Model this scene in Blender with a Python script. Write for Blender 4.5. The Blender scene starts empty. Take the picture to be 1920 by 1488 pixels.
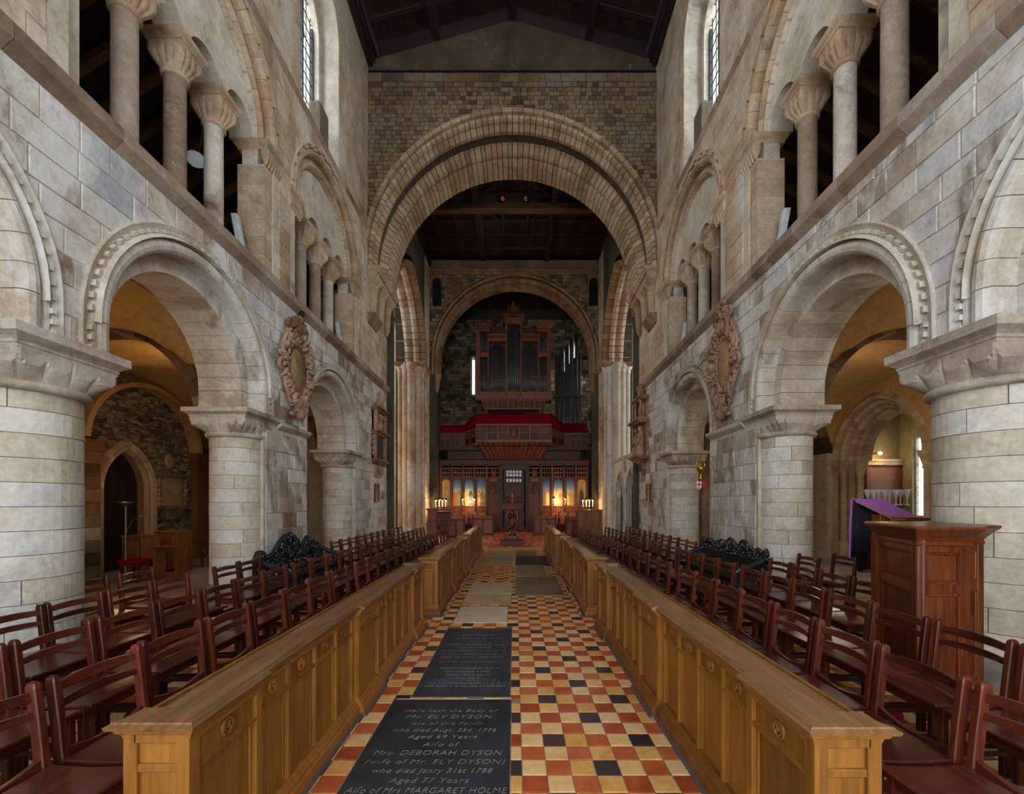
import bpy, bmesh, math, random
from math import sin, cos, pi, sqrt, acos, atan2, hypot, radians
from mathutils import Vector, Matrix
rng = random.Random(11)
sc = bpy.context.scene
COL = sc.collection

# ------------------------------------------------------------------ camera
cam = bpy.data.cameras.new('camera'); camo = bpy.data.objects.new('camera', cam); COL.objects.link(camo)
EYE = 1.66
camo.location = (0, 0, EYE); camo.rotation_euler = (pi/2, 0, 0)
cam.sensor_fit = 'HORIZONTAL'; cam.sensor_width = 36.0; cam.lens = 36*785/1920
cam.shift_x = -6/1920; cam.shift_y = 196/1920
cam.clip_start = 0.05; cam.clip_end = 200
sc.camera = camo

# ------------------------------------------------------------------ world, exposure
w = bpy.data.worlds.new('world'); sc.world = w; w.use_nodes = True
bg = w.node_tree.nodes['Background']
bg.inputs[0].default_value = (0.90, 0.95, 1.0, 1); bg.inputs[1].default_value = 1.0
vs = sc.view_settings
vs.view_transform = 'Standard'; vs.look = 'None'; vs.gamma = 1; vs.use_curve_mapping = False
vs.exposure = 2.1
sc.cycles.use_denoising = True
sc.cycles.max_bounces = 7; sc.cycles.diffuse_bounces = 5; sc.cycles.glossy_bounces = 3
sc.cycles.sample_clamp_indirect = 6

def area(name, loc, target, sx, sy, power, col):
    l = bpy.data.lights.new(name, 'AREA'); l.shape = 'RECTANGLE'; l.size = sx; l.size_y = sy
    l.energy = power; l.color = col
    o = bpy.data.objects.new(name, l); COL.objects.link(o); o.location = loc
    o.rotation_euler = (Vector(target)-Vector(loc)).to_track_quat('-Z', 'Y').to_euler()
    return o
def lamp(name, loc, power, col, r=.05):
    l = bpy.data.lights.new(name, 'POINT'); l.energy = power; l.color = col; l.shadow_soft_size = r
    o = bpy.data.objects.new(name, l); COL.objects.link(o); o.location = loc
    return o
WARM = (1.0, .62, .28)
DAY = (.92, .96, 1.0)
# daylight coming through the clerestory windows (one light outside each window)
for s in (1.6, 5.6, 9.72):
    area('daylight', (-8.6, s, 13.6), (0, s, 9.5), 2.4, 3.2, 110, DAY)
    area('daylight', (8.4, s, 13.6), (0, s, 9.5), 2.4, 3.2, 110, DAY)

# ------------------------------------------------------------------ mesh helper
class MB:
    def __init__(s, xf=None):
        s.v = []; s.f = []; s.sm = []; s.xf = xf; s.rn = []; s.r = 0.0
    def add(s, vs_, fs, smooth=False):
        b = len(s.v)
        if s.xf: vs_ = [s.xf(*p) for p in vs_]
        s.v.extend(vs_); s.rn.extend([s.r]*len(vs_))
        for f in fs:
            s.f.append([i+b for i in f]); s.sm.append(smooth)
        return s
    def box(s, x0, x1, y0, y1, z0, z1):
        return s.add([(x0,y0,z0),(x1,y0,z0),(x1,y1,z0),(x0,y1,z0),(x0,y0,z1),(x1,y0,z1),(x1,y1,z1),(x0,y1,z1)],
              [(3,2,1,0),(4,5,6,7),(0,1,5,4),(1,2,6,5),(2,3,7,6),(3,0,4,7)])
    def cb(s, c, d, rz=0, ry=0, rx=0):
        M = Matrix.Rotation(rz,3,'Z') @ Matrix.Rotation(ry,3,'Y') @ Matrix.Rotation(rx,3,'X')
        P = []
        for z in (-.5,.5):
            for x,y in ((-.5,-.5),(.5,-.5),(.5,.5),(-.5,.5)):
                q = M @ Vector((x*d[0], y*d[1], z*d[2])); P.append((c[0]+q.x, c[1]+q.y, c[2]+q.z))
        return s.add(P, [(3,2,1,0),(4,5,6,7),(0,1,5,4),(1,2,6,5),(2,3,7,6),(3,0,4,7)])
    def loft(s, rings, closed=True, cap=True, smooth=False):
        n = len(rings[0]); V = [p for r in rings for p in r]; F = []
        for k in range(len(rings)-1):
            for i in range(n if closed else n-1):
                j = (i+1) % n
                F.append((k*n+i, k*n+j, (k+1)*n+j, (k+1)*n+i))
        s.add(V, F, smooth)
        if cap and closed:
            s.add(list(rings[0]), [tuple(reversed(range(n)))]); s.add(list(rings[-1]), [tuple(range(n))])
        return s
    def extr(s, A, B): return s.loft([A, B])
    def lathe(s, prof, cx, cy, n=20, a0=0, a1=2*pi, smooth=True, cap=True):
        full = abs(a1-a0-2*pi) < 1e-6
        m = n if full else n+1
        rings = []
        for r, z in prof:
            rings.append([(cx+r*cos(a0+(a1-a0)*i/n), cy+r*sin(a0+(a1-a0)*i/n), z) for i in range(m)])
        s.loft(rings, closed=full, cap=cap and full, smooth=smooth); return s
    def tube(s, path, r, n=8, cap=True):
        P = [Vector(p) for p in path]; rs = r if isinstance(r, (list, tuple)) else [r]*len(P)
        t = (P[1]-P[0]).normalized()
        u = t.orthogonal().normalized(); rings = []
        for i, p in enumerate(P):
            a = P[max(0,i-1)]; b = P[min(len(P)-1,i+1)]
            t = (b-a).normalized(); u = (u - t*u.dot(t))
            u = u.normalized() if u.length > 1e-6 else t.orthogonal().normalized()
            v = t.cross(u)
            rings.append([tuple(p + (u*cos(2*pi*k/n)+v*sin(2*pi*k/n))*rs[i]) for k in range(n)])
        return s.loft(rings, True, cap, True)
    def ell(s, c, r, n=10, m=6):
        prof = [(sin(pi*k/m), -cos(pi*k/m)) for k in range(m+1)]
        rings = [[(c[0]+r[0]*max(p,.01)*cos(2*pi*i/n), c[1]+r[1]*max(p,.01)*sin(2*pi*i/n), c[2]+r[2]*z) for i in range(n)] for p, z in prof]
        return s.loft(rings, True, True, True)
    def build(s, name, mat, parent=None, bevel=0, loc=None, seg=1):
        me = bpy.data.meshes.new(name); me.from_pydata(s.v, [], s.f); 
        me.polygons.foreach_set('use_smooth', s.sm)
        if any(s.rn):
            at = me.attributes.new('rnd', 'FLOAT', 'POINT'); at.data.foreach_set('value', s.rn)
        if bevel:
            bm = bmesh.new(); bm.from_mesh(me)
            bmesh.ops.remove_doubles(bm, verts=bm.verts, dist=1e-5)
            es = [e for e in bm.edges if len(e.link_faces) == 2 and e.calc_face_angle(0) > .5]
            bmesh.ops.bevel(bm, geom=es, offset=bevel, segments=seg, affect='EDGES', clamp_overlap=True)
            bm.to_mesh(me); bm.free()
        me.materials.append(mat)
        return put(name, me, parent, loc)
def put(name, me, parent=None, loc=None):
    o = bpy.data.objects.new(name, me); COL.objects.link(o)
    if parent is not None: o.parent = parent
    if loc is not None: o.location = loc
    return o
def thing(name, label, cat, loc=(0,0,0), rz=0, group=None):
    o = bpy.data.objects.new(name, None); COL.objects.link(o); o.empty_display_size = .1
    o.location = loc; o.rotation_euler = (0,0,rz); o['label'] = label; o['category'] = cat
    if group: o['group'] = group
    return o
def tag(o, label, cat, group=None):
    o['label'] = label; o['category'] = cat
    if group: o['group'] = group
    return o
def struct(o): o['kind'] = 'structure'; return o
def stuff(o): o['kind'] = 'stuff'; return o
def kids(o): return list(o.children)
def dup(root, loc, rz, label):
    r = root.copy(); COL.objects.link(r); r.location = loc; r.rotation_euler = (0,0,rz); r['label'] = label
    for ch in kids(root):
        c = ch.copy(); COL.objects.link(c); c.parent = r
        for g in kids(ch):
            d = g.copy(); COL.objects.link(d); d.parent = c
    return r

# ------------------------------------------------------------------ materials
def mat_base(name):
    m = bpy.data.materials.new(name); m.use_nodes = True; nt = m.node_tree
    return m, nt, nt.nodes['Principled BSDF'], nt.nodes, nt.links
def rgb(h, g=1.0):
    h = h.lstrip('#'); c = [int(h[i:i+2],16)/255 for i in (0,2,4)]
    c = [((x+.055)/1.055)**2.4 if x > .04045 else x/12.92 for x in c]
    return (c[0]*g, c[1]*g, c[2]*g, 1)
def ramp(N, stops):
    r = N.new('ShaderNodeValToRGB'); e = r.color_ramp.elements
    while len(e) < len(stops): e.new(.5)
    for k, (p, c) in enumerate(stops): e[k].position = p; e[k].color = c
    return r
def mixc(N, L, fac, a, b, mode='MIX'):
    m = N.new('ShaderNodeMix'); m.data_type = 'RGBA'; m.blend_type = mode
    for sock, val in ((m.inputs[0], fac), (m.inputs[6], a), (m.inputs[7], b)):
        if hasattr(val, 'links'): L.new(val, sock)
        else: sock.default_value = val
    return m.outputs[2]
def mth(N, L, op, a, b=0.0):
    m = N.new('ShaderNodeMath'); m.operation = op
    for k, v in enumerate((a, b)):
        if hasattr(v, 'links'): L.new(v, m.inputs[k])
        else: m.inputs[k].default_value = v
    return m.outputs[0]
def rndval(N, L):
    at = N.new('ShaderNodeAttribute'); at.attribute_name = 'rnd'
    oi = N.new('ShaderNodeObjectInfo')
    return mth(N, L, 'FRACT', mth(N, L, 'ADD', at.outputs['Fac'], oi.outputs['Random']))
def noise(N, L, vec, scale, detail=6, rough=.6, dist=0):
    n = N.new('ShaderNodeTexNoise'); n.inputs['Scale'].default_value = scale; n.inputs['Detail'].default_value = detail
    n.inputs['Roughness'].default_value = rough; n.inputs['Distortion'].default_value = dist
    L.new(vec, n.inputs['Vector']); return n.outputs['Fac']
def bumpn(N, L, h, strength, dist, bsdf):
    b = N.new('ShaderNodeBump'); b.inputs['Strength'].default_value = strength; b.inputs['Distance'].default_value = dist
    L.new(h, b.inputs['Height']); L.new(b.outputs[0], bsdf.inputs['Normal'])
def stone(name, stops, scale=.7, rnd=.35, stain=None, stain2=None, bump=.3, rough=.85, spec=.2, streak=False):
    m, nt, B, N, L = mat_base(name)
    g = N.new('ShaderNodeNewGeometry'); pos = g.outputs['Position']
    if streak:
        mp = N.new('ShaderNodeMapping'); mp.inputs['Scale'].default_value = (1,1,.55); L.new(pos, mp.inputs[0]); pv = mp.outputs[0]
    else: pv = pos
    a = noise(N, L, pv, scale, 8, .62, .4)
    r = rndval(N, L)
    f = mth(N, L, 'ADD', a, mth(N, L, 'MULTIPLY', mth(N, L, 'SUBTRACT', r, .5), rnd))
    rp = ramp(N, stops); L.new(f, rp.inputs[0]); col = rp.outputs[0]
    for k, st in enumerate((stain, stain2)):
        if st:
            c, lo, hi, ssc = st
            n2 = noise(N, L, pv, ssc, 10, .68, .6)
            rr = ramp(N, [(lo,(0,0,0,1)),(hi,(1,1,1,1))]); L.new(n2, rr.inputs[0])
            col = mixc(N, L, rr.outputs[0], col, c)
    fine = noise(N, L, pos, 22, 6, .7)
    mid = noise(N, L, pos, 5.5, 9, .72, .5)
    col = mixc(N, L, .55, col, ramp_over(N, L, mid), 'OVERLAY')
    col = mixc(N, L, .45, col, ramp_over(N, L, fine), 'OVERLAY')
    L.new(col, B.inputs['Base Color'])
    B.inputs['Roughness'].default_value = rough; B.inputs['Specular IOR Level'].default_value = spec
    bumpn(N, L, mth(N, L, 'ADD', fine, noise(N, L, pos, 5, 6, .6)), bump, .02, B)
    return m
def ramp_over(N, L, f):
    r = ramp(N, [(.3,(.32,.32,.32,1)),(.7,(.68,.68,.68,1))]); L.new(f, r.inputs[0]); return r.outputs[0]
def wood(name, c1, c2, scale=(28,28,2.2), rough=.42, bump=.06, var=.25, spec=.4):
    m, nt, B, N, L = mat_base(name)
    tc = N.new('ShaderNodeTexCoord'); mp = N.new('ShaderNodeMapping'); mp.inputs['Scale'].default_value = scale
    L.new(tc.outputs['Object'], mp.inputs[0])
    r = rndval(N, L)
    va = N.new('ShaderNodeVectorMath'); va.operation = 'ADD'; L.new(mp.outputs[0], va.inputs[0])
    cx = N.new('ShaderNodeCombineXYZ'); L.new(mth(N, L, 'MULTIPLY', r, 37.0), cx.inputs[0]); L.new(mth(N, L, 'MULTIPLY', r, 11.0), cx.inputs[1])
    L.new(cx.outputs[0], va.inputs[1])
    n1 = noise(N, L, va.outputs[0], 1.0, 5, .6, .8)
    f = mth(N, L, 'ADD', n1, mth(N, L, 'MULTIPLY', mth(N, L, 'SUBTRACT', r, .5), var))
    rp = ramp(N, [(.3, c1), (.72, c2)]); L.new(f, rp.inputs[0])
    big = noise(N, L, tc.outputs['Object'], 2.5, 3, .5)
    col = mixc(N, L, .3, rp.outputs[0], ramp_over(N, L, big), 'OVERLAY')
    L.new(col, B.inputs['Base Color'])
    B.inputs['Roughness'].default_value = rough; B.inputs['Specular IOR Level'].default_value = spec
    bumpn(N, L, n1, bump, .01, B)
    return m
def flat(name, c, rough=.5, metal=0, bump=0, bscale=40, var=.12, emit=None, espow=0, trans=0, spec=.4):
    m, nt, B, N, L = mat_base(name)
    g = N.new('ShaderNodeNewGeometry'); r = rndval(N, L)
    n1 = noise(N, L, g.outputs['Position'], 6, 5, .6)
    f = mth(N, L, 'ADD', n1, mth(N, L, 'MULTIPLY', mth(N, L, 'SUBTRACT', r, .5), .5))
    c2 = (c[0]*(1-var*2), c[1]*(1-var*2), c[2]*(1-var*2), 1); c3 = tuple(min(1, x*(1+var*2)) for x in c[:3])+(1,)
    rp = ramp(N, [(.25, c2), (.75, c3)]); L.new(f, rp.inputs[0]); L.new(rp.outputs[0], B.inputs['Base Color'])
    B.inputs['Roughness'].default_value = rough; B.inputs['Metallic'].default_value = metal
    B.inputs['Specular IOR Level'].default_value = spec
    if trans: B.inputs['Transmission Weight'].default_value = trans
    if emit: B.inputs['Emission Color'].default_value = emit; B.inputs['Emission Strength'].default_value = espow
    if bump: bumpn(N, L, noise(N, L, g.outputs['Position'], bscale, 4, .6), bump, .01, B)
    return m

M = {}
M['ashlar'] = stone('ashlar', [(.24, rgb('#7c6857')), (.38, rgb('#9f8f7f')), (.5, rgb('#bdb2a4')), (.62, rgb('#c9c6c2')), (.8, rgb('#a3a5aa'))],
                    scale=.8, rnd=.34, stain=(rgb('#d4d3cf'), .50, .60, .9), stain2=(rgb('#675a50'), .56, .72, 1.5), bump=.35, streak=True)
M['mortar'] = stone('mortar', [(.3, rgb('#ab9d89')), (.7, rgb('#d3c9b9'))], scale=1.5, rnd=0, stain=(rgb('#7a6f62'), .58, .75, 1.6))
M['pier'] = stone('pier_stone', [(.2, rgb('#a39682')), (.42, rgb('#c4baa6')), (.6, rgb('#cfcbc2')), (.8, rgb('#b4b3b2'))],
                    scale=.9, rnd=.35, stain=(rgb('#98948e'), .57, .75, 1.6), stain2=(rgb('#7a6a58'), .66, .8, 2.2), bump=.2, streak=True)
M['pier_joint'] = stone('pier_joint', [(.3, rgb('#5d564d')), (.7, rgb('#8a8378'))], scale=2, rnd=0)
M['cap'] = stone('capital_stone', [(.25, rgb('#8a7a69')), (.5, rgb('#b5a898')), (.75, rgb('#c8c2b8'))], scale=1.3, rnd=.2,
                    stain=(rgb('#6e5748'), .55, .72, 1.5), bump=.35)
M['upper'] = stone('upper_stone', [(.2, rgb('#866b50')), (.42, rgb('#ab9074')), (.6, rgb('#bda68a')), (.82, rgb('#b3a698'))],
                    scale=.55, rnd=.25, stain=(rgb('#cdc3b4'), .47, .64, .9), stain2=(rgb('#78634c'), .57, .75, 1.4), bump=.3, streak=True)
M['upper_joint'] = stone('upper_joint', [(.3, rgb('#94836b')), (.7, rgb('#bcae98'))], scale=.8, rnd=0, stain=(rgb('#7c6a54'), .58, .75, 1.3))
M['cross'] = stone('crossing_stone', [(.15, rgb('#4a3f33')), (.38, rgb('#76604a')), (.58, rgb('#8f775a')), (.85, rgb('#827c70'))],
                    scale=.6, rnd=.55, stain=(rgb('#4b4a48'), .56, .74, .7), stain2=(rgb('#a08a66'), .62, .78, 1.6), bump=.35)
M['cross_joint'] = stone('crossing_joint', [(.3, rgb('#3a352e')), (.7, rgb('#57503f'))], scale=1, rnd=0)
M['arch'] = stone('arch_stone', [(.2, rgb('#7c644a')), (.45, rgb('#a4896a')), (.65, rgb('#b69f80')), (.85, rgb('#a09484'))],
                    scale=.9, rnd=.35, stain=(rgb('#6a5b45'), .57, .74, 1.2), bump=.3)
M['arch_n'] = stone('triforium_stone', [(.2, rgb('#8d735a')), (.45, rgb('#b0967a')), (.65, rgb('#c2ad93')), (.85, rgb('#aea192'))],
                    scale=.9, rnd=.25, stain=(rgb('#725d48'), .57, .74, 1.2), bump=.3)
M['soffit'] = stone('limewashed_stone', [(.24, rgb('#8c7a66')), (.42, rgb('#b0a08c')), (.55, rgb('#c6bdae')), (.8, rgb('#b9b7b4'))],
                    scale=.8, rnd=.12, stain=(rgb('#d0cec8'), .50, .60, .9), stain2=(rgb('#7b664f'), .58, .72, 1.0), bump=.35, streak=True)
M['arch_w'] = stone('west_arch_stone', [(.2, rgb('#6a4d33')), (.5, rgb('#8e6c48')), (.8, rgb('#9a8264'))], scale=.9, rnd=.3, stain=(rgb('#50402f'), .56, .74, 1.2))
M['trimstone'] = stone('string_stone', [(.2, rgb('#6d594a')), (.5, rgb('#937d6b')), (.8, rgb('#ada194'))], scale=1.2, rnd=.35, stain=(rgb('#b9b0a2'), .6, .75, 2.0))
M['gable'] = stone('gable_plaster', [(.25, rgb('#463b30')), (.5, rgb('#605343')), (.8, rgb('#73675a'))], scale=.8, rnd=0, stain=(rgb('#8f8778'), .6, .72, 1.6))
M['vault'] = stone('vault_plaster', [(.25, rgb('#8d6b42')), (.5, rgb('#a9834f')), (.8, rgb('#b5945f'))], scale=.5, rnd=.1, stain=(rgb('#7d5c38'), .58, .75, .9), bump=.12)
M['rubble'] = stone('rubble_stone', [(.2, rgb('#3f372c')), (.45, rgb('#6b5f4d')), (.65, rgb('#85775f')), (.85, rgb('#9a8f7c'))], scale=1.2, rnd=.6, bump=.6)
M['darkvouss'] = stone('dark_voussoir', [(.2, rgb('#3d2c1f')), (.5, rgb('#5d4630')), (.8, rgb('#7c6346'))], scale=1.2, rnd=.6)
M['redstone'] = stone('sooty_stone', [(.2, rgb('#4a2d1c')), (.5, rgb('#6e4a2f')), (.8, rgb('#8a6848'))], scale=1.0, rnd=.4)
M['flag'] = stone('flagstone', [(.25, rgb('#77695a')), (.5, rgb('#978a78')), (.8, rgb('#a99f90'))], scale=1.1, rnd=.5, bump=.15, rough=.6)
M['slab_tan'] = stone('tan_ledger', [(.25, rgb('#9a7c55')), (.5, rgb('#b3986f')), (.8, rgb('#bfa988'))], scale=1.2, rnd=.4, stain=(rgb('#8a6d49'), .58, .72, 2.0), bump=.15, rough=.55)
M['slab_pale'] = stone('pale_ledger', [(.25, rgb('#b3a084')), (.5, rgb('#c5b498')), (.8, rgb('#cfc2ab'))], scale=1.2, rnd=.2, bump=.12, rough=.55)
M['slab_brown'] = stone('brown_ledger', [(.25, rgb('#6d5c46')), (.5, rgb('#84735a')), (.8, rgb('#948671'))], scale=1.0, rnd=.3, bump=.12, rough=.5)
M['slate'] = stone('black_ledger', [(.25, rgb('#26282c')), (.5, rgb('#33363b')), (.8, rgb('#43474d'))], scale=2.5, rnd=.2, bump=.15, rough=.42, spec=.4)
M['letter'] = flat('letter_cut', rgb('#8d8c88'), .8)
M['letter_dim'] = flat('worn_letter', rgb('#85868a'), .8)
M['letter_brown'] = flat('brown_letter', rgb('#8f7c60'), .8)
M['tile_red'] = stone('red_tile', [(.2, rgb('#93421f')), (.5, rgb('#ad5530')), (.8, rgb('#b9683f'))], scale=4, rnd=.5, bump=.08, rough=.38, spec=.4)
M['tile_buff'] = stone('buff_tile', [(.2, rgb('#c98f45')), (.45, rgb('#d7ab68')), (.65, rgb('#dcb77e')), (.85, rgb('#d9ba8a'))], scale=4, rnd=.5, bump=.08, rough=.38, spec=.4)
M['tile_black'] = stone('black_tile', [(.2, rgb('#29272a')), (.5, rgb('#38333a')), (.8, rgb('#4a3433'))], scale=4, rnd=.6, bump=.08, rough=.38, spec=.4)
M['grout'] = stone('grout', [(.3, rgb('#6f665a')), (.7, rgb('#8b8174'))], scale=3, rnd=0)
M['oak'] = wood('oak', rgb('#6b4314'), rgb('#986425'), (26,26,2.0), .45, .05, .3)
M['oak_cap'] = wood('oak_worn', rgb('#5d4025'), rgb('#8e6740'), (26,2.2,26), .42, .06, .25)
M['lead'] = flat('grey_plinth', rgb('#4c4a48'), .6, bump=.2)
M['mahog'] = wood('mahogany', rgb('#34130b'), rgb('#652c1a'), (40,40,3.0), .3, .04, .3, .5)
M['mahog_h'] = wood('mahogany_seat', rgb('#33130c'), rgb('#5e2a1c'), (40,3.0,40), .28, .04, .3, .5)
M['pulpit'] = wood('pulpit_wood', rgb('#4f2410'), rgb('#80451f'), (24,24,2.2), .34, .05, .25, .45)
M['desk'] = wood('desk_wood', rgb('#6a3a17'), rgb('#96602a'), (24,24,2.2), .4, .05, .25)
M['dark'] = wood('dark_oak', rgb('#351a10'), rgb('#67361f'), (20,20,2.2), .5, .05, .4)
M['organ'] = wood('organ_wood', rgb('#663726'), rgb('#9c5e42'), (20,20,2.2), .5, .05, .3)
M['roof'] = wood('roof_timber', rgb('#1d0f10'), rgb('#321819'), (8,8,1.2), .6, .05, .4)
M['board'] = wood('roof_board', rgb('#1f0f0f'), rgb('#371a18'), (8,1.2,8), .65, .05, .6)
M['oldwood'] = wood('old_timber', rgb('#4a4032'), rgb('#7b6c53'), (14,14,2), .8)
M['tie'] = wood('tie_beam', rgb('#4a2f1c'), rgb('#77502f'), (1.5,10,10), .6, .08, .3)
M['ebony'] = flat('black_carved_wood', rgb('#23262b'), .18, bump=.3, bscale=30, spec=.6)
M['ebony_seat'] = wood('black_seat', rgb('#1d1a18'), rgb('#352c25'), (30,3,30), .3)
M['terra'] = stone('carved_marble', [(.2, rgb('#674a37')), (.5, rgb('#94715a')), (.8, rgb('#b3947c'))], scale=3, rnd=.4, bump=.7, rough=.6)
M['tablet'] = stone('tablet_stone', [(.3, rgb('#96794f')), (.7, rgb('#b09468'))], scale=3, rnd=.1, bump=.1, rough=.5)
M['blacktab'] = flat('dark_tablet', rgb('#3a3b3c'), .4)
M['iron'] = flat('black_iron', rgb('#15161a'), .45, .4, bump=.1)
M['steel'] = flat('brushed_steel', rgb('#8d8a86'), .35, .9)
M['brass'] = flat('brass', rgb('#a9823c'), .3, .9)
M['gold'] = flat('gilding', rgb('#c79a3a'), .28, .9)
M['pipe'] = flat('organ_pipe', rgb('#7d8488'), .38, .75)
M['pipe_big'] = flat('zinc_pipe', rgb('#8f9a9e'), .32, .8)
M['velvet'] = flat('red_velvet', rgb('#780a16'), .9, bump=.3, bscale=60, spec=.1)
M['kneel'] = flat('red_kneeler_cloth', rgb('#b0243a'), .9, bump=.3, bscale=90, spec=.1)
M['purple'] = flat('purple_cloth', rgb('#9c62ad'), .9, bump=.4, bscale=160, spec=.1, var=.05)
M['navy'] = flat('dark_lining', rgb('#27232c'), .95, spec=.1)
M['white'] = flat('white_metal', rgb('#bfc6c8'), .5)
M['red'] = flat('red_enamel', rgb('#b5202a'), .5)
M['whitecloth'] = flat('white_enamel', rgb('#d8d5cf'), .5)
M['black'] = flat('black_gap', rgb('#0b0b0c'), .9)
M['doorblack'] = wood('old_door', rgb('#17110d'), rgb('#2c2119'), (14,14,1.5), .6)
M['frame'] = flat('window_iron', rgb('#2a2c2f'), .5)
M['chapel'] = stone('chapel_plaster', [(.3, rgb('#807b62')), (.7, rgb('#98927a'))], scale=.6, rnd=0, bump=.1)
M['boardpanel'] = wood('wall_board', rgb('#6e4b38'), rgb('#8d6650'), (3,30,30), .6)
M['bulb'] = flat('lit_bulb', rgb('#ffe2b0'), .4, emit=rgb('#ffca7a'), espow=6)
M['shade'] = flat('green_shade', rgb('#3a4434'), .5)
M['rope'] = flat('cream_candle', rgb('#d8cdb6'), .6)
def glassmat():
    m, nt, B, N, L = mat_base('window_glass')
    for n in list(N):
        if n.type == 'BSDF_PRINCIPLED': N.remove(n)
    out = N['Material Output']; t = N.new('ShaderNodeBsdfTransparent'); t.inputs[0].default_value = (.93,.96,.97,1)
    gl = N.new('ShaderNodeBsdfGlossy'); gl.inputs['Roughness'].default_value = .1
    mx = N.new('ShaderNodeMixShader'); mx.inputs[0].default_value = .06
    L.new(t.outputs[0], mx.inputs[1]); L.new(gl.outputs[0], mx.inputs[2]); L.new(mx.outputs[0], out.inputs[0])
    return m
M['pane'] = glassmat()
m_, _, B_, _, _ = mat_base('clear_glass')
B_.inputs['Base Color'].default_value = (.95,.97,.97,1); B_.inputs['Roughness'].default_value = .05
B_.inputs['Transmission Weight'].default_value = .6; M['crystal'] = m_
def paintmat(name, stops):
    m, nt, B, N, L = mat_base(name)
    tc = N.new('ShaderNodeTexCoord'); sp = N.new('ShaderNodeSeparateXYZ'); L.new(tc.outputs['Generated'], sp.inputs[0])
    n1 = noise(N, L, tc.outputs['Object'], 9, 5, .6)
    f = mth(N, L, 'ADD', sp.outputs[2], mth(N, L, 'MULTIPLY', mth(N, L, 'SUBTRACT', n1, .5), .25))
    rp = ramp(N, stops); L.new(f, rp.inputs[0]); L.new(rp.outputs[0], B.inputs['Base Color']); B.inputs['Roughness'].default_value = .6
    return m
M['paint_sky'] = paintmat('painted_sky', [(.05,rgb('#8a6a35')),(.3,rgb('#b99a5e')),(.5,rgb('#a9a88c')),(.7,rgb('#5f83a0')),(.95,rgb('#2f5a86'))])
M['paint_gold'] = paintmat('painted_gold', [(.05,rgb('#6e5a30')),(.5,rgb('#b3923f')),(.95,rgb('#c2a659'))])
M['paint_face'] = flat('painted_face', rgb('#a88158'), .6)

# ------------------------------------------------------------------ nave walls: (s along the nave, h height, d depth into the wall)
def WL(s, h, d): return (-(4.3+.0204*s)-d, s, h)
def WR(s, h, d): return ((4.0+.03*s)+d, s, h)
def sees(p):
    if p[1] < .4: return False
    px = 966+785*p[0]/p[1]; py = 940-785*(p[2]-EYE)/p[1]
    return -40 < px < 1960 and -40 < py < 1528

def arch_wall(m, s0, s1, h0, h1, d0, d1, ops, n=20, top=None, low=None):
    """solid wall s0..s1, h0..h1, d0..d1 with round-headed openings (centre, radius, springing, sill)"""
    br = {s0, s1}
    for c, r, hc, hb in ops:
        for k in range(n+1): br.add(min(s1, max(s0, c+r*cos(pi*k/n))))
    br = sorted(br)
    def op(x):
        for o in ops:
            if o[0]-o[1] < x < o[0]+o[1]: return o
    def lowh(o, x): return o[2]+sqrt(max(0, o[1]**2-(x-o[0])**2))
    for a, b in zip(br, br[1:]):
        if b-a < 1e-6: continue
        o = op((a+b)/2)
        la, lb = (lowh(o, a), lowh(o, b)) if o else (h0, h0)
        ta = top(a) if top else h1; tb = top(b) if top else h1
        m.add([(a,la,d0),(b,lb,d0),(b,tb,d0),(a,ta,d0),(a,la,d1),(b,lb,d1),(b,tb,d1),(a,ta,d1)],
              [(0,1,2,3),(7,6,5,4),(0,4,5,1),(3,2,6,7)])
        if o and o[3] > h0+1e-4:
            m.add([(a,h0,d0),(b,h0,d0),(b,o[3],d0),(a,o[3],d0),(a,h0,d1),(b,h0,d1),(b,o[3],d1),(a,o[3],d1)],
                  [(0,1,2,3),(7,6,5,4),(3,2,6,7)])
    for o in ops:
        for x in (o[0]-o[1], o[0]+o[1]):
            if s0 <= x <= s1:
                m.add([(x,max(h0,o[3]),d0),(x,o[2],d0),(x,o[2],d1),(x,max(h0,o[3]),d1)], [(0,1,2,3)])
    for x in (s0, s1):
        if not op(x): m.add([(x,h0,d0),(x,h1,d0),(x,h1,d1),(x,h0,d1)], [(0,1,2,3)])

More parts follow.
